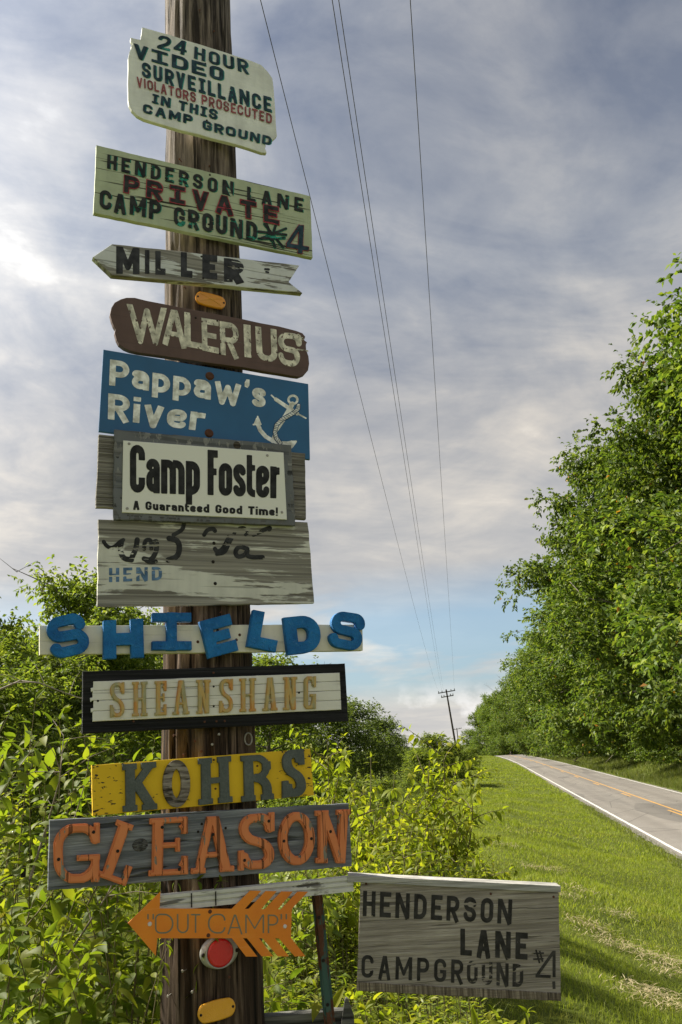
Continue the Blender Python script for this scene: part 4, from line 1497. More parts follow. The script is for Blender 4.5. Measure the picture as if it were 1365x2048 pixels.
for ch_, a, b, c, d, tt in GL:
    w = math.hypot(b[0] - a[0], b[1] - a[1]) / math.hypot(d[0] - a[0], d[1] - a[1])
    LET = s.carved(slab_glyph(ch_, w, tt * .76, .10 if ch_ != 'O' else .13, .055), w, z7(a, b, c, d), mo, 0.0, .019, .026, .006, key=('gl', ch_, round(w, 3)))
    for p in {'G': [(75, 512), (219, 400)], 'L': [(318, 478)], 'E': [(501, 380), (572, 553)], 'A': [(710, 410)], 'S': [(840, 516), (940, 355)], 'O': [(1002, 437), (1115, 427)], 'N': [(1194, 398)]}[ch_]:
        s.disc(*z7(p)[0], .005, M_HOLE, 'nail', .002, .0195, parent=LET)
for p in z7((670, 368), (655, 400), (738, 350), (769, 385)):
    s.disc(*p, .0042, M_HOLE, 'nail', .002)
kx, kz = s.loc(*z7((415, 455))[0])
bm = bmesh.new()
for k, rr in enumerate((.020, .0145, .0095, .005)):
    bmesh.ops.create_cone(bm, cap_ends=True, segments=18, radius1=rr, radius2=rr * .82, depth=.0012, matrix=Matrix.Translation((kx, -.0004 - .0009 * k, kz)) @ Matrix.Diagonal((1.25, 1, 1, 1)) @ Matrix.Rotation(math.pi / 2, 4, 'X'))
link('knot', bm_mesh('knot', bm), s.root, wood('grey_knot', (.06, .06, .06), (.22, .22, .21), 3., 200, along=60))

# --- rail from the pole, plywood board, posts
z8 = Z(240, 1740, 0.3663)
z9 = Z(600, 1720, 0.403)
M_RAILW = paint_wood('weathered_white_rail', (0.66, 0.65, 0.58), (0.13, 0.12, 0.10), (0.40, 0.38, 0.33), .30, 15., stretch=.12, scale=18, dirt=.3, crack=.8, across=45)
M_RAILG = wood('weathered_rail_cap', (0.40, 0.39, 0.355), (0.58, 0.565, 0.52), 16., 50, crack=.2)
DR = D0 - 0.045
A0 = on_plane(*z8((222, 140))[0], DR)
A1 = on_plane(*z8((1275, 36))[0], DR)
rail = empty('rail', (A0 + A1) / 2, 0)
tag(rail, 'bent weathered white wooden rail fixed to the pole above the plywood board', 'rail')


def beam(name, parent, a, b, depth_dir, w, hgt, m, grooves=0):
    """timber from a to b; a,b are the top front edge"""
    o = parent.location
    ex = (b - a); L = ex.length; ex.normalize()
    ey = depth_dir - ex * depth_dir.dot(ex); ey.normalize()
    ez = ex.cross(ey)
    if ez.z < 0:
        ez = -ez
    bm = bmesh.new()
    prof = [(0, 0)]
    if grooves:
        for k in range(grooves):
            zc_ = -hgt * (k + .8) / (grooves + .8)
            prof += [(0, zc_ + .0035), (.006, zc_ + .001), (.006, zc_ - .001), (0, zc_ - .0035)]
    prof += [(0, -hgt), (w, -hgt), (w, 0)]
    n = 14
    rows = []
    for i in range(n + 1):
        p = a + ex * (L * i / n) - o
        rows.append([bm.verts.new(p + ey * u + ez * v) for u, v in prof])
    k = len(prof)
    for i in range(n):
        for j in range(k):
            bm.faces.new((rows[i][j], rows[i][(j + 1) % k], rows[i + 1][(j + 1) % k], rows[i + 1][j]))
    bm.faces.new(rows[0]); bm.faces.new(rows[-1])
    return link(name, bm_mesh(name, bm), parent, m)


beam('arm_board', rail, A0, A1, SN, .038, .045, M_RAILW, 2)
YR = (A1.y + .0)
C0 = at_y(*z9((238, 76))[0], A1.y - .012)
C1 = at_y(*z9((1295, 130))[0], A1.y - .012)
beam('cap_board', rail, C0, C1, Vector((0, 1, 0)), .075, .019, M_RAILG)
for p in z8((392, 165), (524, 155)):
    pp = on_plane(*p, DR - .001)
    bm = bmesh.new(); bm_box(bm, pp - rail.location, (.003, .004, .04), Matrix.Rotation(math.pi / 2 - TH, 4, 'Z'))
    link('strap', bm_mesh('strap', bm), rail, M_HOLE)

FN = Vector((0, 1, 0))
YB = A1.y - .004
s = Sign('sign_board', 'grey plywood board under the rail stencilled HENDERSON LANE CAMPGROUND', 'sign', z9((302, 108), (1285, 153), (1297, 700), (283, 648)), YB, None, FN, 0.0)
s.board(z9((302, 108), (1285, 152), (1290, 420), (1297, 700), (800, 678), (283, 648)), 0.014, wood('weathered_plywood', (0.30, 0.265, 0.22), (0.52, 0.47, 0.40), 18., 70, along=2.5, crack=.55), jag=.001)
s.board(z9((284, 606), (1296, 662), (1297, 700), (800, 678), (283, 648)), 0.003, wood('delaminated_edge', (0.16, 0.13, 0.095), (0.46, 0.39, 0.29), 19., 3.0, along=120, crack=.5), name='peeled_ply', jag=.0012, lift=.0035)
M_ST = letter_paint('stencil_black', (0.022, 0.020, 0.018), 0.36, 21., 30, .3)
M_ST2 = letter_paint('faded_stencil_black', (0.030, 0.027, 0.024), 0.50, 22., 32, .3)
lp = s.text_loops("HENDERSON", z9((315, 152), (1055, 196), (1050, 318), (312, 278)), .19, .2, .22)
s.letters(lp, M_ST, 0.0004)
lp = s.text_loops("LANE", z9((797, 340), (1132, 362), (1130, 495), (797, 472)), .21, .2, .22)
s.letters(lp, M_ST, 0.0004)
lp = s.text_loops("CAMPGR", z9((308, 470), (812, 496), (810, 612), (305, 582)), .17, .2, .26)
s.letters(lp, M_ST, 0.0004)
lp = s.text_loops("OUND", z9((830, 498), (1110, 518), (1108, 632), (830, 612)), .19, .2, .24)
s.letters(lp, M_ST2, 0.0005, 'lettering')
lp = s.free_loops([(z9((1172, 445), (1190, 512)), 3.5), (z9((1190, 450), (1205, 505)), 3.5), (z9((1150, 465), (1212, 462)), 3.5), (z9((1158, 492), (1210, 490)), 3.5), (z9((1262, 450), (1262, 582)), 6), (z9((1260, 455), (1175, 575)), 6), (z9((1170, 575), (1245, 578)), 6), (z9((1260, 602), (1262, 640)), 6)], False)
s.letters(lp, M_ST2, 0.0005, 'lettering')
for p in z9((948, 168), (1260, 183), (330, 118)):
    s.disc(*p, .004, M_RUST, 'nail')

# rusty green steel post
mgp, t = mat('flaking_green_steel')
co = objc(t)
n = t.noise(t.mapv(co, (1, 1, .45)), 26., 5, .6, .4)
finish(t, t.mix(t.ramp(n, [(.47, 0.0), (.50, 1.0)]), (0.050, 0.105, 0.090), t.mix(t.noise(co, 90., 3), (0.045, 0.018, 0.010), (0.15, 0.06, 0.03))), .75, n, .4, .003)
ptop = at_y(*z8((1072, 95))[0], A1.y + .05)
pbot = at_y(*z8((1147, 841))[0], A1.y + .05)
axp = (pbot - ptop).normalized()
k = (float(gz(ptop.x, ptop.y)) - .3 - ptop.z) / axp.z
root = empty('steel_post', ptop + axp * k)
tag(root, 'narrow leaning green steel fence post, paint flaking to rust', 'post')
bm = bmesh.new()
Lp = abs(k)
prof = [(-.018, 0), (-.010, 0), (-.0065, -.016), (.0065, -.016), (.010, 0), (.018, 0), (.018, .003), (.0115, .003), (.008, -.013), (-.008, -.013), (-.0115, .003), (-.018, .003)]
e1 = Vector((1, 0, 0)); e1 = (e1 - axp * e1.dot(axp)).normalized(); e2 = Vector((0, 1, 0))
rows = [[bm.verts.new(-axp * h_ + e1 * u + e2 * v) for u, v in prof] for h_ in (0, Lp * .5, Lp)]
for i in range(2):
    for j in range(12):
        bm.faces.new((rows[i][j], rows[i][(j + 1) % 12], rows[i + 1][(j + 1) % 12], rows[i + 1][j]))
bm.faces.new(rows[2])
link('channel', bm_mesh('channel', bm), root, mgp)
for q in range(5):
    hh = Lp - .09 - q * .13
    bm = bmesh.new()
    bmesh.ops.create_cone(bm, cap_ends=True, segments=10, radius1=.0055, radius2=.0055, depth=.002, matrix=Matrix.Translation(-axp * hh + e2 * -.0172) @ Matrix.Rotation(math.pi / 2, 4, 'X'))
    link('bolt_hole', bm_mesh('bolt_hole', bm), root, M_HOLE)
bm = bmesh.new()
bm_box(bm, -axp * (Lp - .005) + e2 * -.03, (.014, .03, .016))
link('bolt', bm_mesh('bolt', bm), root, M_RUST)

# low grey rail and a pointed stake at the bottom
M_LOWR = wood('old_grey_rail', (0.09, 0.09, 0.082), (0.28, 0.275, 0.25), 23., 40, crack=.7)
l0, l1 = at_y(*z8((470, 828))[0], A1.y + .085), at_y(*z8((1262, 764))[0], A1.y + .085)
lr = empty('low_rail', (l0 + l1) / 2)
tag(lr, 'low grey timber rail crossing behind the steel post at the bottom', 'rail')
beam('timber', lr, l0, l1, FN, .045, .11, M_LOWR)
sb, st_ = at_y(*z8((1240, 841))[0], A1.y + .06), at_y(*z8((1230, 700))[0], A1.y + .06)
root = empty('wooden_stake', (sb.x, sb.y, float(gz(sb.x, sb.y)) - .2))
tag(root, 'pointed grey wooden stake beside the foot of the plywood board', 'stake')
bm = bmesh.new()
zt = st_.z - root.location.z
pr = [(-.022, -.3), (.024, -.3), (.024, zt - .055), (.006, zt - .004), (0, zt), (-.004, zt - .01), (-.018, zt - .075)]
f = bm.faces.new([bm.verts.new((u, 0, v)) for u, v in pr])
r_ = bmesh.ops.extrude_face_region(bm, geom=[f])
bmesh.ops.translate(bm, vec=(0, .02, 0), verts=[v for v in r_['geom'] if isinstance(v, bmesh.types.BMVert)])
link('stake_board', bm_mesh('stake_board', bm), root, M_LOWR)

# --- OUT CAMP arrow
DA = DR - .012
s = Sign('arrow_sign', 'orange cut-metal arrow with feathered tail reading "OUT CAMP"', 'sign', z8((45, 118), (1028, 118), (1015, 472), (45, 470)), DA)
mor, t = mat('orange_enamel')
co = objc(t)
nz_ = t.noise(co, 7., 5)
fl = t.noise(co, 120., 4, .7)
oc = t.mix(t.ramp(nz_, [(.3, 0), (.7, 1)]), (0.82, 0.27, 0.014), (0.72, 0.19, 0.012))
oc = t.mix(t.ramp(fl, [(.62, 0.0), (.70, .5)]), oc, (.25, .07, .01))
scr = t.noise(t.mapv(co, (5, 5, 90), (1, 0, 3), (0, R(25), 0)), 1., 4, .7)
oc = t.mix(t.ramp(scr, [(.60, 0.0), (.72, .35)]), oc, (.85, .42, .12))
finish(t, oc, .45, fl, .05, .002, spec=.4)
out = [(45, 290), (222, 118), (218, 210), (612, 212), (712, 113), (773, 114), (684, 212), (705, 212), (797, 115), (858, 116), (772, 214), (793, 214), (883, 117), (945, 118), (862, 215), (880, 215), (972, 118), (1028, 119), (940, 212), (935, 370),
       (1015, 472), (955, 472), (868, 373), (848, 373), (925, 472), (864, 472), (780, 373), (762, 373), (838, 472), (775, 472), (695, 373), (674, 373), (752, 473), (690, 473), (612, 373), (205, 373), (197, 469)]
s.board(z8(*out), 0.003, mor, name='arrow_plate', bevel=.0004)
M_CUT = plain('grey_letter_cut', (0.20, 0.20, 0.13), .8)
lp = []
for tx, x0, x1, y0, y1, wd in [('"', 150, 187, 240, 345, .34), ('O', 192, 293, 238, 347, .95), ('U', 312, 376, 240, 345, .62), ('T', 388, 440, 240, 343, .5), ('C', 482, 577, 238, 347, .88), ('A', 588, 670, 243, 345, .8), ('M', 685, 788, 243, 345, 1.0), ('P', 808, 866, 243, 345, .56), ('"', 878, 913, 240, 345, .34)]:
    q = z8((x0, y0), (x1, y0), (x1, y1), (x0, y1))
    lp += s.text_loops(tx, q, .075, .5, .1, {tx: wd})
s.letters(lp, M_CUT, .0003)
for p in z8((164, 295), (902, 308)):
    s.disc(*p, .0065, plain('bright_screw', (.7, .7, .7), .3, .3), 'screw', .003)
for p in z8((493, 227), (484, 357)):
    s.disc(*p, .006, M_RUST, 'screw', .003)

# --- reflectors


def reflector(name, label, c_px, w_px, h_px, tilt, d, m, rim=None, facet=False, roundness=1.0, depth=.010):
    s = Sign(name, label, 'reflector', [c_px], d)
    x0, z0 = s.loc(c_px[0] - w_px / 2, c_px[1]); x1, _ = s.loc(c_px[0] + w_px / 2, c_px[1])
    _, za = s.loc(c_px[0], c_px[1] - h_px / 2); _, zb = s.loc(c_px[0], c_px[1] + h_px / 2)
    W, H = (x1 - x0) / 2, (za - zb) / 2
    bm = bmesh.new()
    n = 40

    def ringv(k, y):
        vs = []
        for i in range(n):
            a = 2 * math.pi * i / n
            if W > H * 1.3 and roundness:      # stadium
                cx = max(-1, min(1, math.cos(a) * 1.25)) * (W - H)
                px_, pz_ = cx + H * k * math.cos(a), H * k * math.sin(a)
                px_ = (W - H) * (1 if math.cos(a) > .0 else -1) * min(1, abs(math.cos(a)) * 2.2) + H * k * math.cos(a)
            else:
                px_, pz_ = W * k * math.cos(a), H * k * math.sin(a)
            q = Matrix.Rotation(tilt, 2) @ Vector((px_, pz_))
            vs.append(bm.verts.new((q.x, y, q.y)))
        return vs
    r0, r1, r2 = ringv(1, 0), ringv(1, -depth * .7), ringv(.88, -depth)
    for a_, b_ in ((r0, r1), (r1, r2)):
        for i in range(n):
            bm.faces.new((a_[i], a_[(i + 1) % n], b_[(i + 1) % n], b_[i]))
    c = bm.verts.new((0, -depth * (1.0 if not facet else 1.6), 0))
    for i in range(n):
        bm.faces.new((r2[i], r2[(i + 1) % n], c))
    lens = link('lens', bm_mesh('lens', bm), s.root, m)
    for sx in (-1, 1):
        q = Matrix.Rotation(tilt, 2) @ Vector((sx * W * .86, 0))
        if rim is None:
            bm = bmesh.new()
            bmesh.ops.create_cone(bm, cap_ends=True, segments=10, radius1=.0045, radius2=.0035, depth=.003, matrix=Matrix.Translation((q.x, -depth - .0005, q.y)) @ Matrix.Rotation(math.pi / 2, 4, 'X'))
            link('screw', bm_mesh('screw', bm), lens, M_HOLE)
    return s, W, H


def lens_mat(name, a, b, emph=30.):
    m, t = mat(name)
    co = objc(t)
    v = t.n('ShaderNodeTexVoronoi', {'Vector': co, 'Scale': 320.}).outputs[0]
    n = t.noise(co, 18., 4)
    finish(t, t.mix(n, a, b), .22, v, .25, .002, spec=.6)
    return m


M_AMB = lens_mat('amber_reflector_plastic', (0.62, 0.22, 0.012), (0.80, 0.34, 0.02))
M_AMB2 = lens_mat('faded_amber_plastic', (0.66, 0.30, 0.012), (0.82, 0.42, 0.04))
M_REDL = lens_mat('red_reflector_plastic', (0.46, 0.006, 0.010), (0.66, 0.02, 0.022))
DP = 2.8905
s, W_, H_ = reflector('reflector', 'amber oval reflector with star facets under the MILLER arrow', (421, 602), 60, 27, R(-6), DP + .004, M_AMB, facet=True)
for k in range(4):                              # raised ridges of the star facets
    a = R(-6) + (R(20) if k % 2 == 0 else -R(20)) * (1 if k < 2 else -1)
    q = Vector((math.cos(a), math.sin(a))) * W_ * .75 * (1 if k < 2 else -1)
    link('ridge', Tubes().add([(0, -.0165, 0), (q.x, -.0115, q.y)], [.0016, .001], 5).mesh('ridge'), s.root, M_AMB2)
reflector('reflector', 'faded amber oblong reflector tilted at the bottom of the pole', (433, 2020), 75, 42, R(5), DP - .006, M_AMB2)
s, W_, H_ = reflector('reflector', 'round red reflector in a grey metal ring below the orange arrow', (440, 1905), 51, 57, 0, DP - .012, M_REDL, rim=1, depth=.012)
bm = bmesh.new()
n = 44
rad = [(1.5, 1.19, .012), (1.47, 1.17, .003), (1.2, 1.12, -.006), (1.08, 1.08, -.009), (1.0, 1.0, -.004), (.98, .98, .004)]
rows = [[bm.verts.new((W_ * a * math.cos(2 * math.pi * i / n), y, H_ * b * math.sin(2 * math.pi * i / n))) for i in range(n)] for a, b, y in rad]
for i in range(len(rows) - 1):
    for j in range(n):
        bm.faces.new((rows[i][j], rows[i][(j + 1) % n], rows[i + 1][(j + 1) % n], rows[i + 1][j]))
RING = link('metal_ring', bm_mesh('metal_ring', bm, True), s.root, plain('dull_aluminium', (.42, .42, .40), .5, .35, .25, 60.))
for sx in (-1, 1):
    bm = bmesh.new()
    bmesh.ops.create_cone(bm, cap_ends=True, segments=10, radius1=.006, radius2=.0045, depth=.004, matrix=Matrix.Translation((sx * W_ * 1.33, -.006, 0)) @ Matrix.Rotation(math.pi / 2, 4, 'X'))
    link('screw', bm_mesh('screw', bm), RING, M_HOLE)
# ------------------------------------------------------------------ trees
M_BARK = plain('grey_brown_bark', (0.17, 0.15, 0.125), .9, 0, .35, 9.0, .1, .6)
M_TWIG = plain('green_brown_stem', (0.16, 0.13, 0.06), .8, 0, .3, 30.)
M_LEAF_R = leaf_mat('roadside_tree_leaf', (0.050, 0.092, 0.020), (0.120, 0.180, 0.032), (0.24, 0.285, 0.058), .42, .55, .25, .4, orange=.004)
M_LEAF_L = leaf_mat('dark_tree_leaf', (0.09, 0.135, 0.028), (0.17, 0.225, 0.04), (0.28, 0.315, 0.065), .52, .55, .22, .3)
M_LEAF_FAR = leaf_mat('far_tree_leaf', (0.075, 0.112, 0.036), (0.12, 0.165, 0.048), (0.18, 0.215, 0.065), .42, .6, .2, .3)


def leaf_quads(P, Ndir, ldir, length, width, rnd, fold=0.25):
    """rhombic folded leaves: P base points (n,3), ldir along leaf, Ndir normal hint"""
    side = np.cross(ldir, Ndir)
    side /= np.linalg.norm(side, axis=1, keepdims=True) + 1e-9
    nr = np.cross(side, ldir)
    nr /= np.linalg.norm(nr, axis=1, keepdims=True) + 1e-9
    L, W = length[:, None], width[:, None]
    mid = P + ldir * L * .45
    a = P
    b = mid + side * W * .5 + nr * W * fold
    c = P + ldir * L - nr * L * .12
    d = mid - side * W * .5 + nr * W * fold
    V = np.stack([a, b, c, d], 1).reshape(-1, 3)
    F = np.arange(len(P) * 4).reshape(-1, 4)
    return V, F


def rand_dirs(n, rnd):
    v = rnd.normal(size=(n, 3))
    return v / np.linalg.norm(v, axis=1, keepdims=True)


def tree_meshes(seed, H, Rad, low, n_limb, clump_r, n_leaf, leaf_len, droop=0.3, gap=0.12, lean=(0, 0), top_pow=0.75, dead=0):
    """trunk mesh and crown mesh; crown is many separate leaves round the twig ends"""
    rnd = np.random.default_rng(seed)
    tb = Tubes()
    nt = 9
    trunk = []
    off = np.zeros(2)
    for i in range(nt):
        f = i / (nt - 1)
        off = off + rnd.normal(0, .012 * H, 2) * (f > 0)
        trunk.append(Vector((off[0] + lean[0] * f * f, off[1] + lean[1] * f * f, H * .93 * f)))
    tr = max(.05, H * .0145)
    tb.add(trunk, [tr * (1.35 if i == 0 else 1) * (1 - .9 * i / (nt - 1)) + .012 for i in range(nt)], 9)

    def tp(f):
        k = f * (nt - 1); i = min(int(k), nt - 2)
        return trunk[i].lerp(trunk[i + 1], k - i)
    clumps = []
    for j in range(n_limb):
        f = low + (0.97 - low) * ((j + rnd.random()) / n_limb)
        az = j * 2.39996 + rnd.normal(0, .35)
        g = (f - low) / (1 - low)
        prof = (math.sin(math.pi * min(1, .12 + .88 * (g ** top_pow))) ** .6 + .12)
        L = Rad * prof * rnd.uniform(.72, 1.10)
        up = .15 + .9 * g
        base = tp(min(f * .93, .98))
        d = Vector((math.cos(az), math.sin(az), up)).normalized()
        pts = [base]
        k = 5
        for q in range(1, k + 1):
            d = (d + Vector(rnd.normal(0, .16, 3)) + Vector((0, 0, -.06))).normalized()
            pts.append(pts[-1] + d * (L / k))
        r0 = tr * (1 - f) * .55 + .018
        tb.add(pts, [r0 * (1 - .85 * q / k) for q in range(k + 1)], 6)
        for q in range(2, k + 1):
            clumps.append((pts[q], clump_r * rnd.uniform(.6, 1.15)))
            if rnd.random() > gap:
                dd = (d + Vector(rnd.normal(0, .75, 3))).normalized()
                e = pts[q] + dd * (L * rnd.uniform(.18, .42))
                tb.add([pts[q], (pts[q] + e) / 2 + Vector(rnd.normal(0, .05 * L, 3)), e], [r0 * .3, r0 * .2, .006], 5)
                clumps.append((e, clump_r * rnd.uniform(.5, 1.05)))
    clumps.append((trunk[-1], clump_r * .8))
    # bare dead twigs
    for j in range(dead):
        a = rnd.uniform(0, 2 * math.pi)
        p = tp(rnd.uniform(.6, .95))
        q = p + Vector((math.cos(a) * Rad * rnd.uniform(.5, 1.15), math.sin(a) * Rad * rnd.uniform(.5, 1.15), rnd.uniform(.02, .22) * H))
        tb.add([p, p.lerp(q, .5) + Vector(rnd.normal(0, .2, 3)), q], [.05, .03, .01], 5)
        for k in range(7):
            s0 = p.lerp(q, rnd.uniform(.35, .95))
            tb.add([s0, s0 + Vector(rnd.normal(0, .35, 3)) + Vector((0, 0, .5))], [.016, .005], 4)
    C = np.array([c[0] for c in clumps]); CR = np.array([c[1] for c in clumps])
    wgt = CR ** 2; wgt /= wgt.sum()
    ci = rnd.choice(len(C), n_leaf, p=wgt)
    # leaves sit on little sprays inside each clump: several leaves share a spray point
    n_sp = max(1, n_leaf // 10)
    sp_c = rnd.choice(len(C), n_sp, p=wgt)
    u = rand_dirs(n_sp, rnd) * (rnd.random((n_sp, 1)) ** .45)
    u[:, 2] *= .52
    sp_p = C[sp_c] + u * CR[sp_c][:, None]
    sp_d = u / (np.linalg.norm(u, axis=1, keepdims=True) + 1e-6) + rnd.normal(0, .5, (n_sp, 3))
    sp_d[:, 2] -= droop * .6
    sp_d /= np.linalg.norm(sp_d, axis=1, keepdims=True)
    si = rnd.integers(0, n_sp, n_leaf)
    sp_s = np.cross(sp_d, rnd.normal(0, .5, (n_sp, 3)) + np.array([0, 0, 1.0]))
    sp_s /= np.linalg.norm(sp_s, axis=1, keepdims=True) + 1e-6
    P = sp_p[si] + sp_d[si] * (rnd.random((n_leaf, 1)) * leaf_len * 3.2)
    sgn = np.where(rnd.random((n_leaf, 1)) < .5, -1.0, 1.0)
    ld = sp_d[si] * .6 + sp_s[si] * sgn * .9 + rnd.normal(0, .28, (n_leaf, 3))
    ld[:, 2] -= droop
    ld /= np.linalg.norm(ld, axis=1, keepdims=True)
    nn = rnd.normal(0, .55, (n_leaf, 3)) + np.array([0, 0, 1.0])
    ln = leaf_len * rnd.uniform(.65, 1.3, n_leaf)
    V, F = leaf_quads(P, nn, ld, ln, ln * rnd.uniform(.38, .56, n_leaf), rnd)
    keep = P[:, 2] > .02 * H
    F = F[keep]
    return tb.mesh('trunk'), mesh_np('crown', V, F)


_tv = {}


def tree_variant(key, **kw):
    if key not in _tv:
        _tv[key] = tree_meshes(**kw)
    return _tv[key]


def place_tree(name, label, key, base, scale, rz, leaf_m, group=None, cat='tree', **kw):
    tm, cm = tree_variant(key, **kw)
    root = empty(name, base, rz)
    root.scale = scale if isinstance(scale, (tuple, list)) else (scale,) * 3
    tag(root, label, cat, group)
    link('trunk', tm, root, M_BARK)
    o = bpy.data.objects.new('crown', cm)
    if not cm.materials:
        cm.materials.append(leaf_m)
    o.parent = root
    COL.objects.link(o)
    if cm.materials[0] is not leaf_m:
        o.material_slots[0].link = 'OBJECT'
        o.material_slots[0].material = leaf_m
    return root


def LSZ(L, s_, sink=0.15):
    x, y = to_xy(L, s_)
    return (float(x), float(y), float(gz_ls(L, s_)) - sink)


TV = {'A': dict(seed=11, H=22, Rad=7.2, low=.10, n_limb=40, clump_r=1.3, n_leaf=110000, leaf_len=.29, droop=.30, dead=2),
      'B': dict(seed=12, H=20, Rad=6.6, low=.06, n_limb=40, clump_r=1.25, n_leaf=105000, leaf_len=.27, droop=.25, dead=3),
      'C': dict(seed=13, H=24, Rad=7.0, low=.14, n_limb=42, clump_r=1.3, n_leaf=110000, leaf_len=.31, droop=.5, top_pow=.9, dead=1),
      'U': dict(seed=14, H=8, Rad=3.2, low=.02, n_limb=28, clump_r=.95, n_leaf=26000, leaf_len=.19, droop=.35)}

rt = random.Random(21)
# (across, along, variant, scale, label)
WOOD = [
    (19.6, 42, 'A', 1.30, 'tallest roadside tree, cut off by the right edge of the picture'),
    (18.0, 54, 'C', 1.12, 'tall roadside tree whose long branches reach out highest over the road'),
    (17.2, 66, 'B', 1.36, 'broad roadside tree second from the right edge'),
    (16.6, 78, 'C', 1.18, 'roadside tree with limbs overhanging the middle of the road'),
    (16.4, 92, 'A', 1.28, 'roadside tree just past the overhanging one, bare twigs at its flank'),
    (15.6, 106, 'B', 1.26, 'roadside tree halfway along the right wood'),
]
for L, s_, v, sc, lab in WOOD:
    place_tree('broadleaf_tree', lab, 'T' + v, LSZ(L, s_), (sc, sc, sc * rt.uniform(.96, 1.06)), rt.uniform(0, 6.28), M_LEAF_R, 'trees of the wood right of the road', **TV[v])
ORD = ['nearest', 'second', 'third', 'fourth', 'fifth', 'sixth', 'seventh', 'eighth', 'ninth']
FARW = [(15.4, 120, 'C', .98), (14.6, 134, 'A', 1.0), (14.2, 148, 'B', 1.0), (13.0, 163, 'A', .92), (11.6, 180, 'B', .94), (9.6, 198, 'C', .80), (7.4, 218, 'B', .86), (5.4, 240, 'A', .80), (2.0, 265, 'B', .85)]
for k, (L, s_, v, sc) in enumerate(FARW):
    place_tree('broadleaf_tree', ORD[k] + ' tree in the receding far part of the right wood, counted towards the crest', 'T' + v, LSZ(L, s_), sc, rt.uniform(0, 6.28), M_LEAF_R, 'far roadside trees', **TV[v])
BACK = [(25, 50, 'B', 1.15), (24, 62, 'C', 1.1), (25, 76, 'A', 1.15), (24, 92, 'B', 1.2), (24, 110, 'A', 1.1), (22, 134, 'C', .95), (27, 40, 'A', 1.1)]
for L, s_, v, sc in BACK:
    place_tree('broadleaf_tree', 'one of the trees standing deeper in the wood behind the roadside row', 'T' + v, LSZ(L, s_), sc, rt.uniform(0, 6.28), M_LEAF_R, 'trees deeper in the right wood', **TV[v])
# undergrowth at the foot of the wood
k = 0
for s_ in list(np.arange(34, 100, 4.6)) + list(np.arange(103, 215, 9.0)):
    L = float(17.2 - .012 * (s_ - 30) + rt.uniform(-.5, .9) + bend(s_))
    place_tree('undergrowth_bush', 'leafy bush in the undergrowth at the foot of the right wood', 'TU', LSZ(L, s_), rt.uniform(.65, 1.05), rt.uniform(0, 6.28), M_LEAF_R, 'undergrowth bushes of the right wood', 'bush', **TV['U'])

# --- trees left of the pole and beyond the river bank
LV = {'P': dict(seed=31, H=11, Rad=3.4, low=.2, n_limb=24, clump_r=.8, n_leaf=30000, leaf_len=.21, droop=.45, dead=2),
      'Q': dict(seed=32, H=9, Rad=3.8, low=.05, n_limb=26, clump_r=1.0, n_leaf=34000, leaf_len=.19, droop=.3, dead=4),
      'F': dict(seed=33, H=12, Rad=5.0, low=.04, n_limb=26, clump_r=1.7, n_leaf=22000, leaf_len=.30, droop=.2, dead=1)}


def px_tree(name, label, key, px, py_top, Y, m, group=None, wide=1.0, cat='tree', rz=None, spec=None):
    """stand a tree at depth Y so that its top comes at the given height"""
    t = at_y(px, py_top, Y)
    z0 = float(gz(t.x, t.y)) - .1
    sp_ = (spec or LV)[key]
    sc = (t.z - z0) / (sp_['H'] * .985)
    return place_tree(name, label, ('T' if spec else 'L') + key, (t.x, t.y, z0), (sc * wide, sc * wide, sc), rt.uniform(0, 6.28) if rz is None else rz, m, group, cat, **sp_)


px_tree('broadleaf_tree', 'rounded tree rising highest left of the pole behind the faded sign', 'P', 140, 1128, 27, M_LEAF_L, wide=.95, rz=.6)
px_tree('broadleaf_tree', 'dark tree at the left frame edge, only its twigs in view', 'P', -75, 1110, 24, M_LEAF_L, rz=2.0, wide=.7)
px_tree('broadleaf_tree', 'low spreading tree below the SHIELDS board, left of the pole', 'Q', 60, 1285, 23, M_LEAF_L, wide=1.0)
px_tree('broadleaf_tree', 'dark tree close behind the left end of the black framed sign', 'Q', 215, 1265, 31, M_LEAF_L, wide=1.15)
px_tree('broadleaf_tree', 'tree hidden by the pole with its top showing under the SHIELDS letters', 'P', 320, 1275, 38, M_LEAF_L, wide=1.3)
px_tree('broadleaf_tree', 'light tree top showing right of the pole under the letter L', 'P', 520, 1300, 45, M_LEAF_L, wide=1.2)
px_tree('broadleaf_tree', 'dark shrubby tree low at the left edge behind the near leaves', 'Q', -20, 1330, 19, M_LEAF_L, wide=1.1)
for i, (px, py, Y, w) in enumerate([(575, 1400, 72, 1.1), (640, 1392, 78, 1.15), (700, 1402, 84, 1.1), (755, 1432, 92, 1.0), (792, 1470, 105, .9), (520, 1395, 66, 1.1), (440, 1390, 60, 1.2), (350, 1400, 56, 1.2), (260, 1400, 52, 1.2)]):
    px_tree('broadleaf_tree', ['fifth', 'fourth', 'third', '', '', 'sixth', 'seventh', 'eighth', 'ninth'][i] + ' tree from the right end of the distant dark row left of the road' if i not in (3, 4) else ('second dark tree from the right end of the distant row left of the road' if i == 3 else 'low rightmost dark tree of the distant row left of the road'), 'F', px, py, Y, M_LEAF_FAR, 'distant tree row left of the road', w)
for i, (px, py, Y, w) in enumerate([(815, 1497, 330, 2.2), (835, 1500, 350, 2.2), (800, 1494, 300, 2.0)]):
    px_tree('broadleaf_tree', 'hazy farthest tree at the skyline left of the utility pole', 'F', px, py, Y, M_LEAF_FAR, 'farthest skyline trees', w)
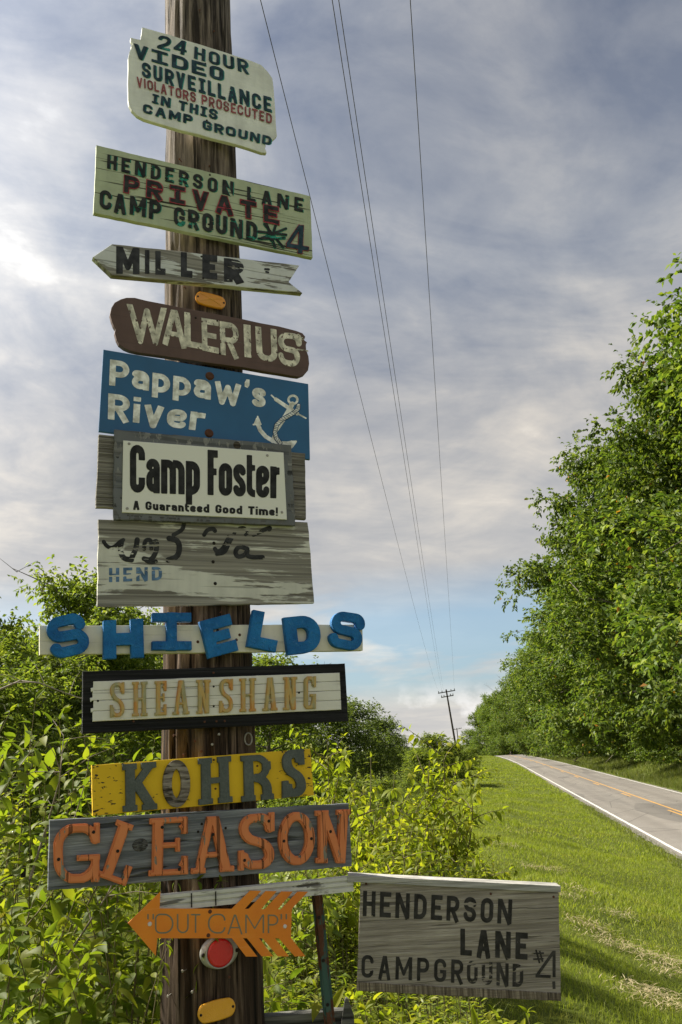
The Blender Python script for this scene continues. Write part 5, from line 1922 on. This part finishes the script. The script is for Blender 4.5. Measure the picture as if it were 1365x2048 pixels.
for i, (px, py, Y, w, lab) in enumerate([(868, 1470, 62, 1.3, 'dark roadside bush in front of the leaning utility pole'), (905, 1486, 75, 1.2, 'dark bush at the foot of the leaning utility pole'), (835, 1502, 52, 1.3, 'dark bush left of the leaning utility pole, behind the saplings'), (940, 1497, 95, 1.2, 'small far bush where the grass verge ends')]):
    px_tree('roadside_bush', lab, 'U', px, py, Y, M_LEAF_L, None, w, 'bush', spec=TV)
for i, (px, py, Y, w, lab) in enumerate([(585, 1530, 17, 1.1, 'dense dark bush right of the pole behind the yellow KOHRS board'), (690, 1560, 21, 1.2, 'dense green bush between the saplings and the far trees'), (770, 1560, 26, 1.2, 'green bush behind the middle sapling'), (860, 1560, 30, 1.0, 'green bush behind the right sapling')]):
    px_tree('verge_bush', lab, 'U', px, py, Y, M_LEAF_L, None, w, 'bush', spec=TV)

# ------------------------------------------------------------------ leafy shrubs with separate leaves
M_SHRUB = leaf_mat('backlit_shrub_leaf', (0.09, 0.135, 0.016), (0.165, 0.215, 0.022), (0.26, 0.285, 0.03), .58, .55, .22, .3, spots=.7)
M_SAPL = leaf_mat('yellow_green_sapling_leaf', (0.15, 0.195, 0.018), (0.23, 0.27, 0.024), (0.33, 0.33, 0.033), .58, .55, .2, .2)
M_WEED = leaf_mat('weed_leaf', (0.12, 0.17, 0.02), (0.19, 0.235, 0.028), (0.29, 0.30, 0.04), .45, .5, .3, .2)


def leaf_mesh(name, L, W, fold, curl, twist=0.0, seg=5):
    """pointed oval leaf along +X, midrib folded, tip curling down"""
    V, F = [], []
    for i in range(seg + 1):
        f = i / seg
        w = W * .5 * (math.sin(math.pi * min(1, f * .97 + .02) ** .72)) ** 1.05 if 0 < f < 1 else 0.0005
        x, z = L * f * (1 - .12 * curl * f), -curl * L * f * f * .5
        tw = twist * f
        for sgn in (-1, 0, 1):
            y = sgn * w
            zz = abs(sgn) * w * fold
            V.append((x, y * math.cos(tw) - zz * math.sin(tw), z + y * math.sin(tw) + zz * math.cos(tw)))
    for i in range(seg):
        for j in range(2):
            a = i * 3 + j
            F.append((a, a + 1, a + 4, a + 3))
    return V, F


LEAFV = [leaf_mesh('leaf', 1.0, .42, .30, .55, .15), leaf_mesh('leaf', 1.0, .47, .15, .9, -.25), leaf_mesh('leaf', 1.0, .36, .45, .3, .3), leaf_mesh('leaf', 1.0, .44, .22, 1.2, 0.0)]
_lm = {}


def leaf_shared(k, m):
    if (k, m.name) not in _lm:
        V, F = LEAFV[k]
        me = mesh_np('leaf', V, F, True)
        me.materials.append(m)
        _lm[(k, m.name)] = me
    return _lm[(k, m.name)]


def frame_of(d, up):
    d = d.normalized()
    s_ = up.cross(d)
    if s_.length < 1e-3:
        s_ = d.orthogonal()
    s_.normalize()
    n = d.cross(s_)
    return Matrix((d, s_, n)).transposed()


def shrub(name, label, base, tips, leaf_len, m, seed, n_single, cat='shrub', group=None, step=.055, pair=True, whorl=2, droop=.35, side_shoots=2, start=.25, stem_r=.006, wob=.10):
    """stems rise from base to tips; opposite leaves along them. The leaves that show largest are separate parts"""
    rnd = random.Random(seed)
    base = Vector(base)
    root = empty(name, base)
    tag(root, label, cat, group)
    tb = Tubes()
    leaves = []

    def stem(a, b, r, depth, f0):
        a, b = Vector(a), Vector(b)
        L = (b - a).length
        mid = a.lerp(b, .5) + Vector((rnd.gauss(0, wob), rnd.gauss(0, wob), rnd.uniform(.0, .12))) * L
        n = max(4, int(L / step))
        pts = []
        for i in range(n + 1):
            f = i / n
            pts.append(a * (1 - f) ** 2 + mid * 2 * f * (1 - f) + b * f * f)
        tb.add(pts, [r * (1 - .8 * i / n) for i in range(n + 1)], 5)
        ph = rnd.uniform(0, 3.14)
        for i in range(n + 1):
            f = i / n
            if f < f0:
                continue
            t = (pts[min(i + 1, n)] - pts[max(i - 1, 0)]).normalized()
            o1 = t.orthogonal().normalized()
            o2 = t.cross(o1)
            ph += math.pi / 2 + rnd.gauss(0, .25)
            k = whorl
            for w in range(k):
                if rnd.random() < .06:
                    continue
                an = ph + 2 * math.pi * w / k + rnd.gauss(0, .25)
                d = (o1 * math.cos(an) + o2 * math.sin(an)) + t * rnd.uniform(.25, .8) + Vector((0, 0, -droop * rnd.uniform(.3, 1.4)))
                sz = leaf_len * rnd.uniform(.7, 1.2) * (1 - .45 * max(0, f - .7) / .3)
                leaves.append((pts[i] + d.normalized() * leaf_len * .08, d.normalized(), sz))
        # terminal tuft
        for w in range(3):
            d = (pts[-1] - pts[-2]).normalized() + Vector((rnd.gauss(0, .5), rnd.gauss(0, .5), rnd.gauss(0, .3)))
            leaves.append((pts[-1], d.normalized(), leaf_len * rnd.uniform(.4, .65)))
        if depth > 0:
            for q in range(side_shoots):
                f = rnd.uniform(.3, .9)
                p = pts[int(f * n)]
                dd = Vector((rnd.gauss(0, 1), rnd.gauss(0, 1), rnd.uniform(.2, 1.0))).normalized()
                stem(p, p + dd * L * rnd.uniform(.16, .34), r * .5, depth - 1, .1)
    for q, tpt in enumerate(tips):
        b0 = base + Vector((rnd.gauss(0, .10), rnd.gauss(0, .10), -.05))
        stem(b0 - base, Vector(tpt) - base, stem_r, 1, start)
    link('stems', tb.mesh('stems'), root, M_TWIG)
    # order by how large they show in the picture
    def vis(lf):
        p = base + lf[0]
        v = p - CAM
        z_ = v.dot(FW)
        px = 682.5 + F_PX * v.dot(RTV) / z_
        py = 1024 - F_PX * v.dot(UPV) / z_
        inside = -20 < px < 1385 and -20 < py < 2070
        return (0 if inside else 1, v.length / lf[2])
    leaves.sort(key=vis)
    MV, MF = [], []
    cnt = 0
    for i, (p, d, sz) in enumerate(leaves):
        up = Vector((rnd.gauss(0, .45), rnd.gauss(0, .45), 1))
        Rm = frame_of(d, up)
        k = rnd.randrange(4)
        if i < n_single:
            o = bpy.data.objects.new('leaf', leaf_shared(k, m))
            o.parent = root
            o.matrix_local = Matrix.Translation(p) @ (Rm.to_4x4() @ Matrix.Diagonal((sz, sz, sz, 1)))
            COL.objects.link(o)
        else:
            V, F = LEAFV[k]
            A = np.array(V) @ (np.array(Rm) * sz).T + np.array(p)
            MV.append(A); MF.append(np.array(F) + cnt)
            cnt += len(V)
    if MV:
        o = link('foliage', mesh_np('foliage', np.vstack(MV), np.vstack(MF), True), root, m)
        o['kind'] = 'stuff'
    return root


def gpt(x, y):
    return Vector((x, y, float(gz(x, y))))


rs = random.Random(77)


def px_tips(lst):
    return [at_y(px, py, Y) for px, py, Y in lst]


# left shrub mass: tips given in the picture, each at its own depth
b = at_y(-60, 1900, 4.3); shrub('honeysuckle_shrub', 'tall leafy shrub at the left edge, its shoot tips standing highest', gpt(b.x, b.y),
      px_tips([(72, 1398, 3.7), (20, 1425, 3.9), (-40, 1400, 4.0), (120, 1440, 4.1), (-90, 1470, 3.8), (10, 1520, 3.5), (-70, 1600, 3.4), (60, 1590, 3.4), (-150, 1450, 4.2), (-210, 1550, 4.0)]), .098, M_SHRUB, 1, 280, step=.06, start=.15)
b = at_y(120, 1900, 4.1); shrub('honeysuckle_shrub', 'leafy shrub left of the yellow KOHRS board with thin upright shoots', gpt(b.x, b.y),
      px_tips([(165, 1450, 3.9), (225, 1490, 3.8), (150, 1530, 3.5), (90, 1560, 3.4), (200, 1580, 3.4), (255, 1600, 3.9), (105, 1650, 3.2), (130, 1490, 4.3), (60, 1480, 4.4), (190, 1640, 3.5)]), .092, M_SHRUB, 2, 280, step=.058, start=.12)
b = at_y(40, 2100, 3.4); shrub('honeysuckle_shrub', 'low dark-leaved shrub in the bottom left corner', gpt(b.x, b.y),
      px_tips([(30, 1760, 3.1), (90, 1740, 3.2), (-30, 1720, 3.2), (150, 1800, 3.0), (20, 1850, 2.9), (90, 1880, 2.85), (180, 1900, 2.95), (-60, 1830, 3.0), (140, 1960, 2.8), (50, 1980, 2.75), (-10, 1930, 2.8)]), .105, M_SHRUB, 3, 290, step=.06, start=.1, droop=.7)
b = at_y(245, 2100, 3.5); shrub('honeysuckle_shrub', 'shrub with long stems behind the orange arrow head, left of the pole', gpt(b.x, b.y),
      px_tips([(235, 1790, 3.4), (285, 1770, 3.6), (200, 1820, 3.2), (275, 1850, 3.3), (300, 1950, 3.2), (240, 1960, 3.0), (180, 1760, 3.5), (225, 1700, 3.9), (290, 1680, 4.2), (320, 1750, 4.1), (345, 1640, 4.4), (310, 1480, 4.3)]), .09, M_SHRUB, 4, 280, step=.06, start=.12, droop=.55)
b = at_y(80, 1900, 5.6); shrub('honeysuckle_shrub', 'yellow-green shrub farther back filling the gaps on the left', gpt(b.x, b.y),
      px_tips([(rs.uniform(-40, 320), rs.uniform(1500, 1760), rs.uniform(4.8, 6.2)) for _ in range(26)]), .085, M_SAPL, 5, 200, step=.06, start=.05)
b = at_y(420, 2000, 4.6); shrub('honeysuckle_shrub', 'leafy stems rising behind the pole under the GLEASON plank', gpt(b.x, b.y),
      px_tips([(345, 1765, 3.5), (390, 1770, 3.4), (420, 1768, 3.4), (440, 1775, 3.45), (320, 1800, 3.9), (540, 1800, 4.4), (560, 1760, 4.8), (520, 1860, 4.2), (600, 1880, 4.4), (560, 1950, 4.2)]), .085, M_SHRUB, 6, 160, step=.07, start=.1)

b = at_y(240, 2100, 3.05); shrub('vine', 'thin vine with drooping leaves hanging over the pole under the GLEASON plank', gpt(b.x, b.y),
      px_tips([(352, 1762, 2.90), (395, 1760, 2.91), (440, 1764, 2.925)]), .06, M_SHRUB, 7, 60, 'vine', None, step=.05, start=.78, droop=1.4, side_shoots=0, stem_r=.004)

# bare dead branches among the leaves on the left
M_DEAD = plain('grey_dead_wood', (.26, .22, .17), .9, 0, .3, 40.)
for lab, pts, Y, r_ in [('bare arching dead branch under the left end of the SHIELDS board', [(-30, 1392), (40, 1362), (80, 1366), (120, 1382), (165, 1398), (230, 1392)], 11.0, .016),
                        ('thin dead twig standing among the left shrub leaves', [(60, 1760), (95, 1650), (120, 1560), (128, 1470)], 3.6, .006),
                        ('dead twig leaning to the pole behind the GLEASON plank end', [(60, 2000), (150, 1890), (215, 1790), (262, 1690)], 3.3, .006)]:
    P = [at_y(px, py, Y + .15 * math.sin(k * 2.1)) for k, (px, py) in enumerate(pts)]
    o_ = empty('dead_branch', P[0])
    tag(o_, lab, 'branch')
    rd_ = random.Random(int(Y * 10))
    tb = Tubes().add([p - P[0] for p in P], [r_ * (1 - .8 * k / (len(P) - 1)) for k in range(len(P))], 6)
    for q in range(9):
        k = rd_.randrange(1, len(P) - 1)
        p = P[k].lerp(P[k + 1], rd_.random()) - P[0]
        e = p + Vector((rd_.gauss(0, 1), rd_.gauss(0, .6), rd_.uniform(-.4, 1))) * (Y * .035)
        tb.add([p, p.lerp(e, .5) + Vector((0, 0, .004 * Y)), e], [r_ * .35, r_ * .25, r_ * .1], 5)
    link('wood', tb.mesh('wood'), o_, M_DEAD)

# saplings in the middle
SAP = [((742, 1515), 8.6, 'sapling with drooping yellow-green leaves in the middle of the verge edge', [(742, 1515), (700, 1560), (790, 1550), (820, 1585), (680, 1620), (760, 1600), (720, 1660), (800, 1650), (850, 1590), (660, 1680)], 1850),
       ((880, 1480), 10.5, 'tallest yellow-green sapling beside the mown grass', [(882, 1472), (860, 1520), (915, 1530), (940, 1560), (850, 1570), (895, 1580), (930, 1620), (870, 1640), (945, 1650), (905, 1680), (838, 1600)], 1760),
       ((672, 1475), 10.0, 'bushy sapling right of the yellow KOHRS board', [(655, 1478), (690, 1500), (640, 1530), (715, 1545), (670, 1560), (625, 1560), (700, 1590), (650, 1610), (735, 1560)], 1800)]
for i, (c, Y, lab, tips, by) in enumerate(SAP):
    b = at_y(c[0], by, Y)
    tl_ = [at_y(px, py, Y + rs.uniform(-.7, .9)) for px, py in tips]
    shrub('sapling', lab, gpt(b.x, b.y), tl_, .118, M_SAPL, 40 + i, 290, 'sapling', None, step=.065, start=.10, droop=.9, side_shoots=7, stem_r=.014, wob=.08)
for i, (px, py, Y, by) in enumerate([(800, 1640, 7.2, 1860), (860, 1700, 7.6, 1860), (720, 1700, 6.6, 1900), (640, 1690, 6.2, 1900), (925, 1700, 8.8, 1800), (590, 1720, 5.8, 1950)]):
    b = at_y(px, by, Y)
    lab = ['weedy shrub below the middle sapling', 'pale weedy shrub below the tallest sapling', 'weedy shrub beside the right end of the GLEASON plank', 'weedy shrub behind the bent white rail', 'small weedy shrub at the edge of the mown grass', 'weedy shrub between the pole and the steel post'][i]
    tl_ = [at_y(px + rs.uniform(-75, 75), py + abs(rs.gauss(0, 55)), Y + rs.uniform(-.6, .8)) for _ in range(14)]
    shrub('weedy_shrub', lab, gpt(b.x, b.y), tl_, .085, M_WEED if i % 2 else M_SAPL, 60 + i, 110, 'shrub', None, step=.055, start=.1, droop=.5, side_shoots=5, stem_r=.008)
# broad-leaved plants at the foot of the plywood board
for i, (px, py, Y) in enumerate([(700, 1985, 3.5), (790, 2010, 3.7), (880, 2020, 3.9), (960, 2030, 4.0), (1040, 2035, 4.2), (740, 2030, 3.4)]):
    lab = ['first', 'second', 'third', 'fourth', 'fifth', 'lowest'][i]
    lab = {0: 'broad-leaved plant right beside the pointed stake', 1: 'broad-leaved plant under the left part of the plywood board', 2: 'broad-leaved plant under the middle of the plywood board', 3: 'broad-leaved plant under the right part of the plywood board', 4: 'rightmost broad-leaved plant below the plywood board', 5: 'broad-leaved plant at the bottom edge near the stake'}[i]
    b = at_y(px, 2300, Y)
    tl_ = [at_y(px + rs.uniform(-45, 45), py + rs.uniform(-10, 40), Y + rs.uniform(-.2, .2)) for _ in range(5)]
    shrub('broadleaf_weed', lab, gpt(b.x, b.y), tl_, .085, M_SAPL, 80 + i, 60, 'weed', None, step=.06, start=.3, droop=.2, side_shoots=1, stem_r=.005)


# ------------------------------------------------------------------ weeds and grass (nobody could count these)
def blades(name, label, x, y, hgt, wid, m, seed, bendy=.5, segs=2, cat='grass', z=None):
    rnd = np.random.default_rng(seed)
    n = len(x)
    zz = gz(x, y) - .01 if z is None else z
    az = rnd.uniform(0, 2 * math.pi, n)
    dx, dy = np.cos(az), np.sin(az)
    be = hgt * rnd.uniform(.05, 1, n) * bendy
    fa = rnd.uniform(0, math.pi, n)
    wx, wy = np.cos(fa) * wid * .5, np.sin(fa) * wid * .5
    rows = []
    for i in range(segs + 1):
        f = i / segs
        cx, cy, cz = x + dx * be * f * f, y + dy * be * f * f, zz + hgt * f * (1 - .25 * bendy * f)
        w = 1 - f * .92
        rows.append(np.stack([cx - wx * w, cy - wy * w, cz], -1))
        rows.append(np.stack([cx + wx * w, cy + wy * w, cz], -1))
    V = np.stack(rows, 1)
    k = 2 * (segs + 1)
    f0 = np.array([[2 * i, 2 * i + 1, 2 * i + 3, 2 * i + 2] for i in range(segs)])
    F = (f0[None] + k * np.arange(n)[:, None, None]).reshape(-1, 4)
    o = link(name, mesh_np(name, V.reshape(-1, 3), F), None, m)
    tag(o, label, cat, kind='stuff')
    return o


M_GRASS = leaf_mat('mown_grass_blade', (0.155, 0.21, 0.024), (0.25, 0.305, 0.038), (0.37, 0.395, 0.065), .42, .55, .2, 0, patch=(.30, .26, .085))
M_TALL = leaf_mat('tall_verge_grass', (0.07, 0.10, 0.02), (0.13, 0.16, 0.035), (0.22, 0.22, 0.075), .35, .6, .2, 0)
M_STRAW = leaf_mat('dry_clipping', (0.26, 0.21, 0.11), (0.40, 0.33, 0.19), (0.52, 0.45, 0.28), .15, .8, .1, 0, (1, 1, .9))
rg = np.random.default_rng(5)


def patchy(L, s):
    return .5 + .25 * np.sin(1.9 * L + .7 * s) + .25 * np.sin(.9 * s - 1.3 * L + 2)


def field(n, s0, s1, L0, L1, pw=1.0):
    s_ = s0 + (s1 - s0) * rg.random(n) ** pw
    L = L0 + (L1 - L0) * rg.random(n)
    return L, s_


Ls_, Ss_, Hs_, Ws_ = [], [], [], []
for n, s0, s1, L0, L1, h0, w0 in [(95000, 4.5, 13, -2.2, 5.0, .085, .0055), (62000, 12, 26, -2.4, 4.9, .09, .013), (42000, 25, 55, -2.4, 4.9, .10, .026), (24000, 50, 130, -2.5, 4.9, .12, .06), (7000, 120, 205, -4, 4.4, .14, .09)]:
    L, s_ = field(n, s0, s1, L0, L1)
    L = L + bend(s_)
    Ls_.append(L); Ss_.append(s_)
    Hs_.append(h0 * rg.uniform(.45, 1.25, n) * (.65 + .6 * patchy(L, s_))); Ws_.append(w0 * rg.uniform(.6, 1.3, n))
L, s_ = np.concatenate(Ls_), np.concatenate(Ss_)
x, y = to_xy(L, s_)
blades('grass', 'mown green grass of the verge beside the road', x, y, np.concatenate(Hs_), np.concatenate(Ws_), M_GRASS, 6, .9)

# taller grass: ragged road edge, the far verge, and round the pole
Ls_, Ss_, Hs_, Ws_ = [], [], [], []
for n, s0, s1, L0, L1, h0, w0 in [(5000, 10, 45, 4.45, 4.95, .16, .010), (26000, 25, 70, 10.6, 16.5, .42, .016), (20000, 65, 170, 10.6, 16.0, .45, .04), (9000, 3, 9, -3.5, -.2, .55, .010), (8000, 8, 20, -4.5, -.9, .7, .014), (7000, 18, 60, -5, -1.6, .7, .03)]:
    L, s_ = field(n, s0, s1, L0, L1)
    L = L + bend(s_)
    Ls_.append(L); Ss_.append(s_)
    Hs_.append(h0 * rg.uniform(.35, 1.3, n)); Ws_.append(w0 * rg.uniform(.6, 1.3, n))
L, s_ = np.concatenate(Ls_), np.concatenate(Ss_)
x, y = to_xy(L, s_)
blades('tall_grass', 'tall unmown grass along the verge edges', x, y, np.concatenate(Hs_), np.concatenate(Ws_), M_TALL, 7, .7, 2)

# dry clippings lying in rows on the mown grass
SX, SY = [], []
for px, py, r_, n in [(1290, 1985, .35, 900), (1240, 1890, .40, 1100), (1330, 1920, .4, 900), (1180, 1850, .3, 600), (1240, 1830, .25, 500), (1130, 1790, .28, 500), (1340, 2015, .3, 600), (1070, 1735, .3, 500), (1010, 1690, .35, 450), (1110, 1740, .25, 350), (1040, 1665, .4, 350), (985, 1640, .4, 350), (1165, 1780, .3, 400), (1345, 1945, .3, 500), (1005, 1610, .5, 300), (970, 1580, .6, 300)]:
    r = ray(px, py)
    t = (.55 - EYE) / r.z
    for _ in range(3):
        p = CAM + r * t
        t = (float(gz(p.x, p.y)) + .05 - EYE) / r.z
    p = CAM + r * t
    n = int(n * .26); g = rg.normal(0, 1, (n, 2)) * np.array([.7, .32]) * r_ * .8 * (1 + .6 * rg.random())
    a = .5
    SX.append(p.x + g[:, 0] * math.cos(a) - g[:, 1] * math.sin(a)); SY.append(p.y + g[:, 0] * math.sin(a) + g[:, 1] * math.cos(a))
SX, SY = np.concatenate(SX), np.concatenate(SY)
n = len(SX)
az = rg.uniform(0, 2 * math.pi, n); ln = rg.uniform(.05, .16, n); wd = rg.uniform(.0025, .005, n)
zb = gz(SX, SY) + rg.uniform(.045, .10, n)
d = np.stack([np.cos(az), np.sin(az), rg.normal(0, .25, n)], -1)
V, F = leaf_quads(np.stack([SX, SY, zb], -1), np.tile([0, 0, 1.0], (n, 1)), d / np.linalg.norm(d, axis=1, keepdims=True), ln, wd * 2, rg, .1)
o = link('dry_clippings', mesh_np('dry_clippings', V, F), None, M_STRAW)
tag(o, 'dry straw-coloured clippings lying in patches on the mown grass', 'clippings', kind='stuff')


# goldenrod-like weeds: upright stalks with many narrow leaves
def weeds():
    V, F = [], []
    cnt = 0
    n = 900
    px = rg.uniform(505, 1010, n); py = rg.uniform(1690, 2090, n)
    tb = Tubes()
    for i in range(n):
        far = (2090 - py[i]) / 400
        if px[i] > 1010 - 180 * far:
            continue
        Y = 3.9 + 4.6 * far ** 1.3 + rg.normal(0, .25)
        top = at_y(px[i], py[i], Y)
        z0 = float(gz(top.x, top.y))
        if top.z < z0 + .15:
            continue
        h = min(top.z - z0, 1.25)
        lean = rg.normal(0, .06, 2)
        bpos = Vector((top.x - lean[0] * h, top.y - lean[1] * h, top.z - h))
        tb.add([bpos, top], [.003, .0015], 4)
        k = int(h / .022)
        f = rg.uniform(.25, 1.0, k)
        P = np.array(bpos)[None] * (1 - f[:, None]) + np.array(top)[None] * f[:, None]
        a = rg.uniform(0, 2 * math.pi, k)
        ld = np.stack([np.cos(a), np.sin(a), rg.uniform(-.2, .7, k)], -1)
        ld /= np.linalg.norm(ld, axis=1, keepdims=True)
        ln = rg.uniform(.035, .085, k) * (1.15 - .45 * f)
        v, fc = leaf_quads(P, np.tile([0, 0, 1.0], (k, 1)) + rg.normal(0, .3, (k, 3)), ld, ln, ln * .24, rg, .2)
        V.append(v); F.append(fc + cnt); cnt += len(v)
    me = mesh_np('weeds', np.vstack(V), np.vstack(F))
    o = link('weeds', me, None, M_WEED)
    tag(o, 'thick mass of narrow-leaved green weeds behind the rail', 'weeds', kind='stuff')
    o2 = link('stalks', tb.mesh('stalks'), o, M_TWIG)
    o2['kind'] = 'stuff'


weeds()
